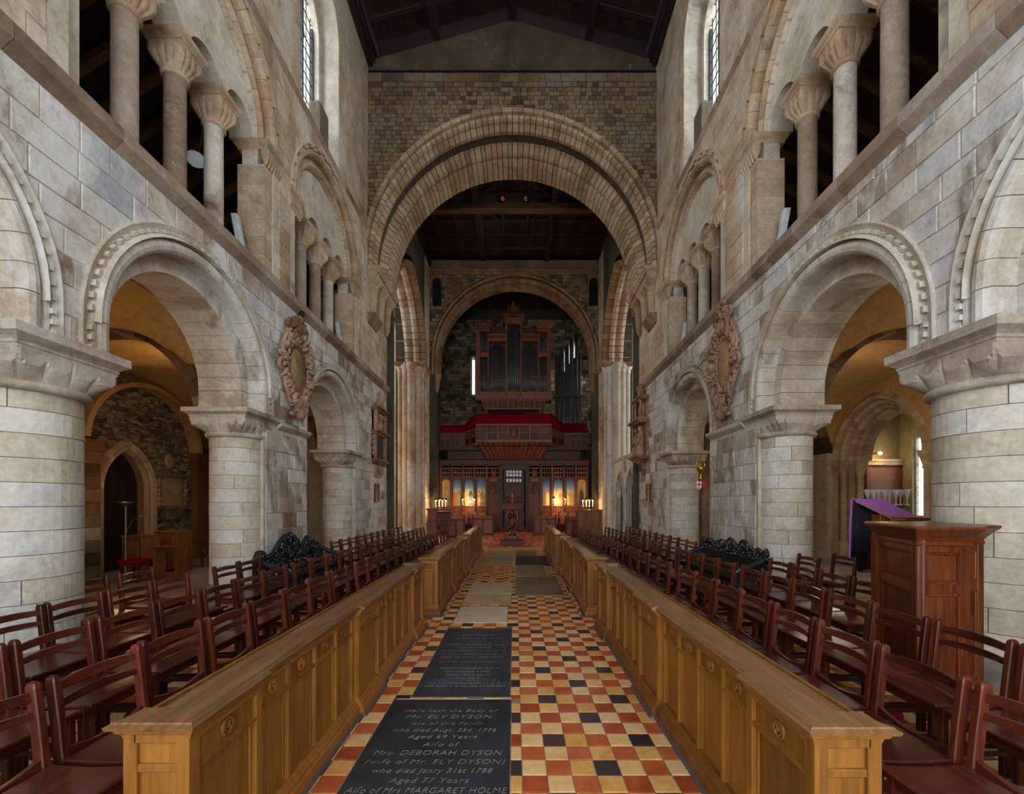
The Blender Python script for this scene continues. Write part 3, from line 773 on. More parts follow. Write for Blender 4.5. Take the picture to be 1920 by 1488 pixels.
# arch orders
A = MB(xf)
for k in range(44):
    A.r = rng.random(); e = rng.uniform(-.012,.012)
    swp(A, [(CR+.20,-.10),(CR+.31,-.12),(CR+.34+e,-.06),(CR+.34+e,0),(CR+.20,0)], roundpt(CX, CH), pi*k/44+.002, pi*(k+1)/44-.002, 1)
A = A.build('hood_mould', M['arch'], wallC)
hollow = [(CR+.20,.0),(CR+.12,-.06),(CR+.05,-.03),(CR+.03,.06),(CR+.05,.16),(CR+.02,.24),(CR-.03,.33),(CR+.0,.46),(CR+.06,.56),(CR+.16,.62),(CR+.20,.62)]
inner = [(CR+.20,.625),(CR+.15,.74),(CR+.10,1.0),(CR+.02,1.08),(CR-.06,1.13),(CR-.08,1.22),(CR-.05,1.33),(CR-.0,1.37),(CR-.07,1.46),(CR-.10,1.6),(CR-.08,2.26),(CR+.20,2.26)]
archring(A, xf, CX, CH, 8.92, hollow, M['arch'], 72, 'voussoir', .022, 1, jit=.3)
archring(A, xf, CX, CH, 8.92, inner, M['arch'], 76, 'voussoir', .022, 1, jit=.3)
# corbel shafts carrying the arch
for sd, xfw in ((-1, WL), (1, WR)):
    for j, s in enumerate((13.25, 14.0, 14.75)):
        m = MB(xfw); m.r = rng.random(); R = .17
        scallop(m, s, .02, R, .34, .33, 8.40, 8.74, 2, 48); abacus(m, s-.33, s+.33, -.36, .1, 8.74, 8.93, .05)
        sdlathe(m, [(.04,7.45),(.12,7.62),(R-.01,8.2),(R,8.36),(R+.04,8.38),(R+.03,8.42)], s, -.06, 20)
        m.build('corbel_shaft', M['arch'], wallC)
    m = MB(xfw); m.loft([[(12.9,7.2,-.05),(13.75,7.2,-.05),(13.75,7.2,.02),(12.9,7.2,.02)], [(12.9,7.5,-.24),(13.75,7.5,-.24),(13.75,7.5,.02),(12.9,7.5,.02)]])
    m.build('corbel_block', M['trimstone'], wallC)

# unseen east wall added above the apse opening to dim the high walls
m = MB(WF(-3.2)); arch_wall(m, -6, 6, 0, 17, 0, .4, [(-.1, 4.25, 5.6, 0)], 24); struct(m.build('wall_back', M['upper'], None))
m = MB()
for sd in (-1, 1): m.box(sd*5.1-.4, sd*5.1+.4, -3.3, -1.9, 0, 16.5)  # unseen returns added to close the sides of the blocking wall
struct(m.build('wall_back_blocker_return', M['upper'], None))
# ------------------------------------------------------------------ nave roof
def rh(x): return 16.75-abs(x-CX)*.27
m = MB()
for a, b in ((-6.2,CX),(CX,6.2)):
    m.add([(a,-3.4,rh(a)+.18),(b,-3.4,rh(b)+.18),(b,15.3,rh(b)+.18),(a,15.3,rh(a)+.18),(a,-3.4,rh(a)+.4),(b,-3.4,rh(b)+.4),(b,15.3,rh(b)+.4),(a,15.3,rh(a)+.4)],
          [(3,2,1,0),(4,5,6,7),(0,1,5,4),(1,2,6,5),(2,3,7,6),(3,0,4,7)])
ceil = struct(m.build('ceiling', M['board'], None))
k = 0
for sd in (-1, 1):
    for i in range(17):
        a, b = CX+sd*(.08+i*.28), CX+sd*(.08+(i+1)*.28-.006)
        m = MB(); m.r = rng.random(); z = rng.uniform(0,.008)
        m.add([(a,9.0,rh(a)+.16-z),(b,9.0,rh(b)+.16-z),(b,12.95,rh(b)+.16-z),(a,12.95,rh(a)+.16-z),(a,9,rh(a)+.2),(b,9,rh(b)+.2),(b,12.95,rh(b)+.2),(a,12.95,rh(a)+.2)],
              [(3,2,1,0),(4,5,6,7),(0,1,5,4),(1,2,6,5),(2,3,7,6),(3,0,4,7)]); m.build('board', M['board'], ceil)
def beam(a, b, wd, ht, mat, name, par, drop=0):
    """rectangular timber hanging below the line a-b"""
    a, b = Vector(a), Vector(b); t = (b-a).normalized(); u = Vector((0,0,1)).cross(t); u = u.normalized()*wd/2 if u.length > 1e-3 else Vector((wd/2,0,0))
    m = MB(); m.r = rng.random(); rings = []
    for p in (a, b):
        rings.append([tuple(p+u), tuple(p-u), tuple(p-u*.96-Vector((0,0,ht*.8))), tuple(p-u*.8-Vector((0,0,ht))), tuple(p+u*.8-Vector((0,0,ht))), tuple(p+u*.96-Vector((0,0,ht*.8)))])
    m.loft(rings); return m.build(name, mat, par)
beam((CX,-1,rh(CX)+.16), (CX,12.94,rh(CX)+.16), .26, .38, M['roof'], 'ridge_beam', ceil)
for sd in (-1, 1):
    x = CX+sd*2.35; beam((x,-1,rh(x)+.14), (x,12.94,rh(x)+.14), .24, .36, M['roof'], 'purlin', ceil)
    for y in [12.84-k*.62 for k in range(14)]:
        for q, (xa, xb) in enumerate(((.15,2.23),(2.48,4.45))):
            xa, xb = CX+sd*xa, CX+sd*xb; f = y > 12.7
            beam((xa,y,rh(xa)+.17), (xb,y,rh(xb)+.17), .16 if not f else .2, .13 if not f else .24, M['roof'], 'rafter', ceil)
    xw = lambda y: (-(4.3+.0204*y)+.16) if sd < 0 else (4.0+.03*y)-.16
    for dz, wd, ht, dx in ((.1,.36,.22,0),(-.1,.26,.16,.05),(-.24,.18,.14,.09)):
        z = rh(4.6)+dz
        beam((xw(-1)+sd*dx,-1,z), (xw(12.94)+sd*dx,12.94,z), wd, ht, M['roof'], 'wall_plate', ceil)

# ------------------------------------------------------------------ crossing: west arch wall (y 21.5..23) and ceiling
xf = WF(21.5); WX, WH, WRD = 0.0, 9.05, 4.02
m = MB(xf); arch_wall(m, -6, 6, 0, 14.05, 0, 1.2, [(WX, WRD+.12, WH, 0)], 36)
wallW = struct(m.build('wall_west_arch', M['cross_joint'], None))
rg = random.Random(8)
lanc = [(-4.02+.0,12.9,.22,11.7),(4.02,12.9,.22,11.7)]
polys = courses(-4.4, 4.4, 9.1, 13.3, .20, .30, [(WX,WH,WRD+.34,WH)]+lanc, rg, .35, .016)
lay(polys, xf, wallW, M['cross'], .025, 'stone', 250)
m = MB(xf)
for c,hc,r,hb in lanc:
    swp(m, [(r,-.03),(r+.0,.0),(r*.05,.0),(r*.05,-.004)], roundpt(c, hc), 0, pi, 10); sdbox(m, c-r, c+r, hb, hc, -.006, 0)
m.build('dark_lancet', M['black'], wallW)  # flat black faces stand in for the shade inside the openings
m = MB(xf)
for c,hc,r,hb in lanc: swp(m, [(r,-.06),(r+.08,-.06),(r+.08,0),(r,0)], roundpt(c, hc), 0, pi, 10)
for sd in (-1, 1):
    for k in range(3):
        R = .18+.14*k; m.tube([(sd*3.15+R*cos(a*pi/8), 12.75+R*sin(a*pi/8), -.03) for a in range(17)], .035, 6)
    for k in range(8): m.ell((sd*3.15+.32*cos(k*pi/4), 12.75+.32*sin(k*pi/4), -.03), (.09,.09,.06), 6, 4)
m.build('carved_rosette', M['arch_w'], wallW)
m = MB(xf); sdmould(m, -4.4, 4.4, [(13.3,0),(13.3,-.06),(13.42,-.14),(13.5,-.16),(13.5,0)])
for k in range(60): m.ell((-4.3+k*.146, 13.38, -.13), (.05,.045,.03), 6, 4)
m.build('frieze', M['arch_w'], wallW)
m = MB(xf); sdbox(m, -4.4, 4.4, 13.52, 14.04, -.02, 0); m.build('wall_head', M['cross'], wallW)
A = MB(xf)
for k in range(50):
    if k % 2 == 0: swp(A, [(WRD+.30,-.08),(WRD+.36,-.08),(WRD+.36,0),(WRD+.30,0)], roundpt(WX, WH), pi*k/50, pi*(k+1)/50, 1)
A = A.build('hood_mould', M['arch_w'], wallW)
archring(A, xf, WX, WH, 8.2, [(WRD+.30,-.02),(WRD+.24,-.08),(WRD+.16,-.04),(WRD+.13,.1),(WRD+.08,.2),(WRD+.02,.26),(WRD,.36),(WRD+.06,.46),(WRD+.3,.46)], M['arch_w'], 46, 'voussoir', .01, 1)
archring(A, xf, WX, WH, 8.2, [(WRD+.3,.465),(WRD+.10,.47),(WRD+.02,.6),(WRD-.04,.72),(WRD-.04,1.2),(WRD+.3,1.2)], M['arch_w'], 44, 'voussoir', .01, 1)
for sd in (-1, 1):
    m = MB(xf); sdlathe(m, [(.03,7.3),(.12,7.5),(.15,7.9),(.2,7.95),(.2,8.05),(.26,8.15),(.28,8.24)], sd*(WRD+.06), .3, 14); m.build('corbel', M['arch_w'], wallW)
# crossing ceiling
m = MB(); m.box(-6.2, 6.2, 15.2, 22.7, 14.25, 14.5); ceilX = struct(m.build('ceiling_crossing', M['board'], None))
for i in range(30):
    m = MB(); m.r = rng.random(); x = -4.5+i*.3; m.box(x, x+.292, 15.2, 21.5, 14.22, 14.252); m.build('board', M['board'], ceilX)
t = beam((-4.6,17.5,14.05), (4.6,17.5,14.05), .3, .3, M['tie'], 'tie_beam', ceilX)
for x in (-1.62, 1.62): beam((x,15.25,14.22), (x,21.5,14.22), .34, .24, M['roof'], 'beam', ceilX)
for x in (-3.6,-2.65,-.55,.55,2.65,3.6): beam((x,15.25,14.22), (x,21.5,14.22), .12, .12, M['roof'], 'joist', ceilX)
for y in (16.2,17.0,18.6,19.6,20.7): beam((-4.5,y,14.22), (4.5,y,14.22), .13, .11, M['roof'], 'joist', ceilX)
for a in (((-.55,18.7),(-1.4,17.7)),((.55,18.7),(1.4,17.7)),((-.55,16.2),(-1.4,17.0)),((.55,16.2),(1.4,17.0))):
    beam((a[0][0],a[0][1],14.2), (a[1][0],a[1][1],14.2), .11, .11, M['roof'], 'brace', ceilX)
for x in (-4.45, 4.45): beam((x,15.25,14.1), (x,21.5,14.1), .3, .4, M['roof'], 'wall_plate', ceilX)
for x, lab in ((-.51,'left of two brass ball lamps under the crossing ceiling'), (.42,'right of two brass ball lamps under the crossing ceiling')):
    t = thing('ball_lamp', lab, 'lamp', (x, 16.75, 13.82))
    m = MB(); m.ell((0,0,0), (.12,.12,.12), 14, 10); m.build('globe', M['brass'], t)
    m = MB(); m.tube([(0,0,.1),(0,0,.43)], .012); m.build('stem', M['iron'], t)

# ------------------------------------------------------------------ crossing side arches (to the transepts) and transept boxes
def pointpt(c, hc, half, e):
    """two-centred arch, t 0..2 (right spring, apex, left spring)"""
    def f(r, t):
        R = half+e+r; tm = acos(max(-1, min(1, e/R)))
        if t <= 1: a = t*tm; return (c-e+R*cos(a), hc+R*sin(a))
        a = (2-t)*tm; return (c+e-R*cos(a), hc+R*sin(a))
    return f
def pring(par, xf, c, hc, half, e, prof, mat, nv, name='voussoir', gap=.01, hs=None, pieces=True):
    pt = pointpt(c, hc, half, e); tg = MB(xf)
    for k in range(nv):
        m = MB(xf) if pieces else tg
        m.r = rng.random(); t0, t1 = 2*k/nv, 2*(k+1)/nv; g = gap/3
        swp(m, prof, pt, t0+g, t1-g, 2)
        if pieces: m.build(name, mat, par)
    if hs is not None and hs < hc:
        for sg in (1, -1):
            m = MB(xf) if pieces else tg
            m.loft([[(c+sg*(half+r), h, d) for r, d in prof] for h in (hs, hc)])
            if pieces: m.build('jamb', mat, par)
    if not pieces: return tg.build(name, mat, par)
SWB = []
for sd in (-1, 1):
    xs = (lambda s, h, d: (-(4.42)-d, s, h)) if sd < 0 else (lambda s, h, d: (4.30+d, s, h))
    m = MB(xs); half, e, hc, c = 2.55, .9, 8.3, 17.85
    pt = pointpt(c, hc, half, e)
    # wall above the arch
    N_ = 24
    for k in range(N_):
        a = pt(0, 2*k/N_); b = pt(0, 2*(k+1)/N_)
        m.add([(a[0],a[1],0),(b[0],b[1],0),(b[0],14.3,0),(a[0],14.3,0),(a[0],a[1],1.3),(b[0],b[1],1.3),(b[0],14.3,1.3),(a[0],14.3,1.3)], [(0,1,2,3),(7,6,5,4),(0,4,5,1)])
    sdbox(m, c+half, 21.6, 0, 14.3, 0, 1.4); sdbox(m, 15.0, c-half, 0, 14.3, 0, 1.3)
    Wd = struct(m.build('wall_transept_'+('left' if sd < 0 else 'right'), M['cross_joint'], None)); SWB.append(Wd)
    rg = random.Random(31+sd)
    polys = courses(c+half+.02, 21.5, 0, 8.2, .3, .38, [], rg)+courses(c+half, 21.5, 8.3, 14, .26, .36, [(c,hc,half+.5,hc)], rg)
    lay(polys, xs, Wd, M['upper'], .02, 'stone', 120)
    pring(Wd, xs, c, hc, half, e, [(-.02,.0),(.06,-.06),(.16,-.08),(.2,0),(.4,0),(.4,.25),(-.02,.25)], M['arch_w'], 30)
    pring(Wd, xs, c, hc, half, e, [(-.02,.26),(-.08,.3),(-.12,.4),(-.08,.5),(-.02,.52),(-.02,.62),(-.10,.68),(-.13,.78),(-.08,.9),(-.0,.95),(.0,1.3),(.1,1.3),(.1,.26)], M['upper'], 30)
    # clustered shafts of the far pier
    for j, (ds, dd, R) in enumerate(((-.04,.12,.12),(-.14,.32,.17),(-.24,.58,.20),(-.20,.86,.17),(-.14,1.12,.14))):
        m = MB(xs); m.r = rng.random(); s = c+half+ds
        sdlathe(m, [(R+.1,0),(R+.1,.3),(R+.05,.4),(R,.5),(R,7.85),(R+.04,7.88),(R+.01,7.92),(R+.03,8.0),(R+.1,8.12),(R+.1,8.3),(.02,8.31)], s, dd, 14)
        m.build('pier_shaft', M['pier' if sd > 0 else 'upper'], Wd)
    m = MB(xs); abacus(m, c+half-.4, 21.5, -.06, 1.3, 8.14, 8.32, .06); m.build('impost', M['arch_w'], Wd)
    # transept box
    x0, x1 = (-12, -5.75) if sd < 0 else (5.6, 12)
    m = MB(); xo = x0 if sd < 0 else x1
    m.box(min(xo, xo+sd*.3), max(xo, xo+sd*.3), 14.9, 21.9, 0, 14); m.box(x0, x1, 14.9, 15.15, 0, 14); m.box(x0, x1, 21.5, 21.8, 0, 14); m.box(x0, x1, 14.9, 21.9, 12.9, 13.1)
    m.build('transept_wall', M['upper'], Wd)
    m = MB(); m.box(xo-sd*.04-.02, xo-sd*.04+.02, 17.0, 18.4, 5.4, 10.4); m.build('black_panel', M['black'], Wd)  # flat black sheet against the outer wall
# low stone screen with two iron-gated doorways on the right, one small arch on the left
xs = lambda s, h, d: (4.75+d, s, h)
m = MB(xs); D = [(17.15,.62,1.95,0),(18.95,.62,1.95,0)]
def pointwall(m, s0, s1, h1, d0, d1, ops, e):
    br = {s0, s1}
    for c, hf, hc, hb in ops:
        f = pointpt(c, hc, hf, e)
        for k in range(17): br.add(f(0, k/8)[0])
    br = sorted(br)
    def low(x, o):
        R = o[1]+e; dx = abs(x-o[0])+e; return o[2]+sqrt(max(0, R*R-dx*dx))
    for a, b in zip(br, br[1:]):
        if b-a < 1e-5: continue
        o = next((o for o in ops if abs((a+b)/2-o[0]) < o[1]), None)
        la, lb = (low(a, o), low(b, o)) if o else (0, 0)
        m.add([(a,la,d0),(b,lb,d0),(b,h1,d0),(a,h1,d0),(a,la,d1),(b,lb,d1),(b,h1,d1),(a,h1,d1)], [(0,1,2,3),(7,6,5,4),(0,4,5,1),(3,2,6,7)])
    for c, hf, hc, hb in ops:
        for x in (c-hf, c+hf): m.add([(x,0,d0),(x,hc,d0),(x,hc,d1),(x,0,d1)], [(0,1,2,3)])
pointwall(m, 15.2, 20.4, 3.55, 0, .35, D, .5)
scr = struct(m.build('wall_screen', M['pier'], None))
m = MB(xs); sdmould(m, 15.2, 20.4, [(3.5,0),(3.5,-.05),(3.58,-.09),(3.64,-.06),(3.64,.35),(3.5,.35)]); m.build('coping', M['cap'], scr)
for k, (c, hf, hc, hb) in enumerate(D):
    pring(scr, xs, c, hc, hf, .5, [(0,-.05),(.07,-.07),(.12,-.03),(.12,0),(0,0)], M['cap'], 16, 'hood', .004, 0, False)
    t = thing('iron_gate', ('near','far')[k]+' black iron gate in the pointed doorway of the right stone screen', 'gate', (4.95, c, 0))
    for j in range(7):
        y = -.55+j*.18; zt = hc+.0+max(.1, sqrt(max(0, 1.12**2-(abs(y)+.5)**2))-.05)
        m = MB(); m.tube([(0,y,.02),(0,y,zt)], .014, 6); m.build('bar', M['iron'], t)
    for z in (.08, 1.0, 1.9):
        m = MB(); m.box(-.015,.015,-.6,.6,z-.02,z+.02); m.build('rail', M['iron'], t)
    m = MB(); m.box(.04,.06,-.62,.62,.02,1.95); m.build('panel', M['iron'], t)
m = MB(xs); m.ell((18.05,3.1,-.06), (.16,.2,.1)); m.ell((18.05,3.32,-.07), (.09,.11,.09)); tag(m.build('carved_bust', M['cap'], None), 'small carved stone bust between the two gate arches', 'carving')

# ------------------------------------------------------------------ aisles
for sd in (-1, 1):
    xf = WL if sd < 0 else WR; nm = 'left' if sd < 0 else 'right'
    c1 = 5.93 if sd < 0 else 5.80
    m = MB(xf); DO = 4.9
    if sd < 0:
        ops = [(10.02,.62,1.95,0)]
        pointwall(m, -2, 16, 6.2, DO, DO+.5, ops, .45)
        m.add([(9.3,0,DO+.5),(10.8,0,DO+.5),(10.8,4,DO+.5),(9.3,4,DO+.5)], [(0,1,2,3)])
    else:
        ops = [(10.75,1.45,2.8,0)]
        pointwall(m, -2, 16, 6.2, DO, DO+.3, ops, .2)
    sdbox(m, -2.2, -2, 0, 6.2, 0, DO+.5); sdbox(m, 15.6, 16, 0, 6.2, .9, DO+.5)  # near end closed out of view to keep the aisle dark
    Wa = struct(m.build('wall_aisle_'+nm, M['redstone'] if sd < 0 else M['vault'], None))
    # groin vaults
    for b0, b1 in ((-2,.3),(.3,4.12),(4.12,7.65),(7.65,12.3),(12.3,15.6)):
        m = MB(xf); G = 20; V = []; F = []
        for i in range(G+1):
            for j in range(G+1):
                u, v = 2*i/G-1, 2*j/G-1
                z = 3.12+1.62*max(sqrt(max(0, 1-u*u)), sqrt(max(0, 1-v*v)))
                V.append((b0+(b1-b0)*i/G, z, T_A-.03+(DO-T_A+.03)*j/G))
        for i in range(G):
            for j in range(G): F.append((i*(G+1)+j, (i+1)*(G+1)+j, (i+1)*(G+1)+j+1, i*(G+1)+j+1))
        m.add(V, F, True); m.build('vault', M['vault'], Wa)
    # transverse arches with dark voussoirs, standing on responds
    for s in (4.12, 7.65, 12.45):
        xt = (lambda s: (lambda u, h, d: xf(s-.24+d, h, u)))(s)
        A = MB(xt); cxm = 2.92; half = 1.75
        swp(A, [(half+.22,.04),(half+.27,.04),(half+.27,.44),(half+.22,.44)], roundpt(cxm, 3.0), 0, pi, 24)
        A = A.build('arch_back', M['vault'], Wa)
        archring(A, xt, cxm, 3.0, 3.0, [(half-.04,0),(half+.22,0),(half+.22,.48),(half-.04,.48)], M['darkvouss'], 21, sub=2)
        m = MB(xf); sdbox(m, s-.3, s+.3, 0, 2.75, DO-.22, DO); sdbox(m, s-.36, s+.36, 2.75, 2.85, DO-.26, DO); sdbox(m, s-.42, s+.42, 2.85, 3.05, DO-.3, DO)
        m.build('respond', M['redstone'] if sd < 0 else M['arch'], Wa)
        # wall arch on the outer wall
    for b0, b1 in ((4.4,7.4),(8.9,12.1)) if sd < 0 else ((4.4,7.4),):
        m = MB(xf); hf = (b1-b0)/2
        swp(m, [(hf-.02,DO-.35),(hf+.1,DO-.35),(hf+.1,DO),(hf-.02,DO)], lambda r, t, c=(b0+b1)/2: (c+r*cos(t), 3.05+r*sin(t)*.9), 0, pi, 24)
        m.build('wall_arch', M['vault'], Wa)
    # space over the vault: lean-to roof with rafters
    m = MB(xf)
    m.add([(-2,9.75,.9),(END,9.75,.9),(END,7.0,DO+.6),(-2,7.0,DO+.6)], [(0,1,2,3)])
    m.add([(-2,9.9,.9),(END,9.9,.9),(END,7.2,DO+.6),(-2,7.2,DO+.6)], [(3,2,1,0)])
    sdbox(m, -2, END, 5.4, 7.2, DO+.3, DO+.6); sdbox(m, -2.2, -2, 5.4, 9.9, .8, DO+.6); sdbox(m, END, END+.2, 5.4, 9.9, .8, DO+.6)
    lr = struct(m.build('ceiling_gallery_'+nm, M['roof'], None))
    for k in range(20):
        s = 2.5+k*.6
        m = MB(xf); m.loft([[(s,9.6,1.0),(s+.12,9.6,1.0),(s+.12,9.75,1.0),(s,9.75,1.0)], [(s,6.85,DO+.4),(s+.12,6.85,DO+.4),(s+.12,7.0,DO+.4),(s,7.0,DO+.4)]])
        m.build('rafter', M['tie'], lr)
    if sd < 0:
        for k in range(10):
            m = MB(xf); m.r = rng.random(); z = k*.275; e = rng.uniform(0,.02); sdbox(m, 8.72-e, 9.16+e, z+.004, z+.271, DO-.3-e, DO); m.build('respond_stone', M['darkvouss' if k > 4 else 'rubble'], Wa)
        m = MB(xf); sdbox(m, 8.66, 9.22, 2.75, 3.0, DO-.36, DO); m.build('respond_cap', M['redstone'], Wa)
        # rubble facing of the far bay
        rg = random.Random(77); m = MB(xf); D_ = DO
        for k in range(1500):
            s = rg.uniform(9.1, 12.2); h = rg.uniform(.05, 4.6)
            if hypot((s-10.3)/1.9, max(0, h-3.0)/1.72) > 1: continue
            if abs(s-10.02) < .80 and h < 2.1: continue
            if h >= 2.1 and hypot((abs(s-10.02)+.45), h-1.95) < 1.25: continue
            a, b = rg.uniform(.06,.17), rg.uniform(.03,.08); m.r = rg.random(); p0 = rg.random()*6
            ring = [(s+a*cos(p0+q*1.047)*rg.uniform(.7,1.1), h+b*sin(p0+q*1.047)*rg.uniform(.7,1.1)) for q in range(6)]
            dd = rg.uniform(.02,.06)
            m.loft([[(x,y,D_) for x,y in ring], [(x,y,D_-dd*.7) for x,y in ring], [(s+(x-s)*.65,h+(y-h)*.65,D_-dd) for x,y in ring]])
        stuff(m.build('rubble', M['rubble'], Wa))
        pring(Wa, xf, 10.02, 1.95, .62, .45, [(-.02,DO-.14),(.05,DO-.10),(.08,DO-.16),(.17,DO-.18),(.2,DO-.1),(.2,DO),(-.02,DO)], M['arch'], 15, 'voussoir', .006, 0)
        m = MB(xf)
        for k in range(6):
            a = 9.44+k*.2; sdbox(m, a, a+.19, .02, 3.1, DO+.18, DO+.22)
        for h in (.5, 1.5): sdbox(m, 9.5, 10.5, h, h+.06, DO+.16, DO+.18)
        struct(m.build('door_1', M['doorblack'], None))
    else:
        for k, (r0, dd) in enumerate(((0,0),(-.12,.15),(-.23,.3),(-.33,.45))):
            pring(Wa, xf, 10.75, 2.8, 1.45, .2, [(r0-.14,DO-.02+dd),(r0-.07,DO-.08+dd),(r0,DO-.02+dd),(r0+.06,DO+.02+dd),(r0+.06,DO+.3+dd),(r0-.14,DO+.3+dd)], M['arch'], 24, 'voussoir', .004, None, False)
            for sg in (-1, 1):
                m = MB(xf); R = .085; x = 10.75+sg*(1.45+r0-.04)
                sdlathe(m, [(R+.06,0),(R+.06,.4),(R+.03,.5),(R,.55),(R,2.4),(R+.03,2.43),(R+.01,2.47),(R+.07,2.67),(R+.1,2.71),(R+.1,2.81),(.02,2.82)], x, DO+.04+dd, 14)
                m.build('jamb_shaft', M['arch'], Wa)
        # chapel behind the arch
        m = MB(xf)
        sdbox(m, 8.6, 11.55, 0, 5.2, DO+2.3, DO+2.5); sdbox(m, 12.2, 12.6, 0, 5.2, DO+2.3, DO+2.5); sdbox(m, 11.55, 12.2, 0, 1.2, DO+2.3, DO+2.5); sdbox(m, 11.55, 12.2, 3.5, 5.2, DO+2.3, DO+2.5); sdbox(m, 8.4, 8.6, 0, 5.2, DO+.9, DO+2.5); sdbox(m, 12.6, 12.8, 0, 5.2, DO+.9, DO+2.5); sdbox(m, 8.4, 12.8, 5.1, 5.3, DO+.2, DO+2.5)
        sdbox(m, 8.4, 9.3, 0, 5.2, DO+.9, DO+1.0); sdbox(m, 12.15, 12.8, 0, 5.2, DO+.75, DO+.85)
        m.build('chapel_wall', M['chapel'], Wa)
        m = MB(xf); d = DO+2.42
        for x in (11.55, 11.85, 12.16): sdbox(m, x, x+.05, 1.2, 3.5, d-.03, d+.03)
        sdbox(m, 11.55, 12.2, 1.2, 1.26, d-.06, d+.06); sdbox(m, 11.55, 12.2, 3.1, 3.14, d-.03, d+.03)
        wn = struct(m.build('window_7', M['cap'], None))
        m = MB(xf); sdbox(m, 11.56, 12.2, 1.2, 3.5, d-.003, d+.003); m.build('pane', M['pane'], wn)
        m = MB(xf)
        for k in range(9): sdbox(m, 11.55, 12.2, 1.4+k*.22, 1.408+k*.22, d-.01, d+.01)
        m.build('lead_bars', M['frame'], wn)

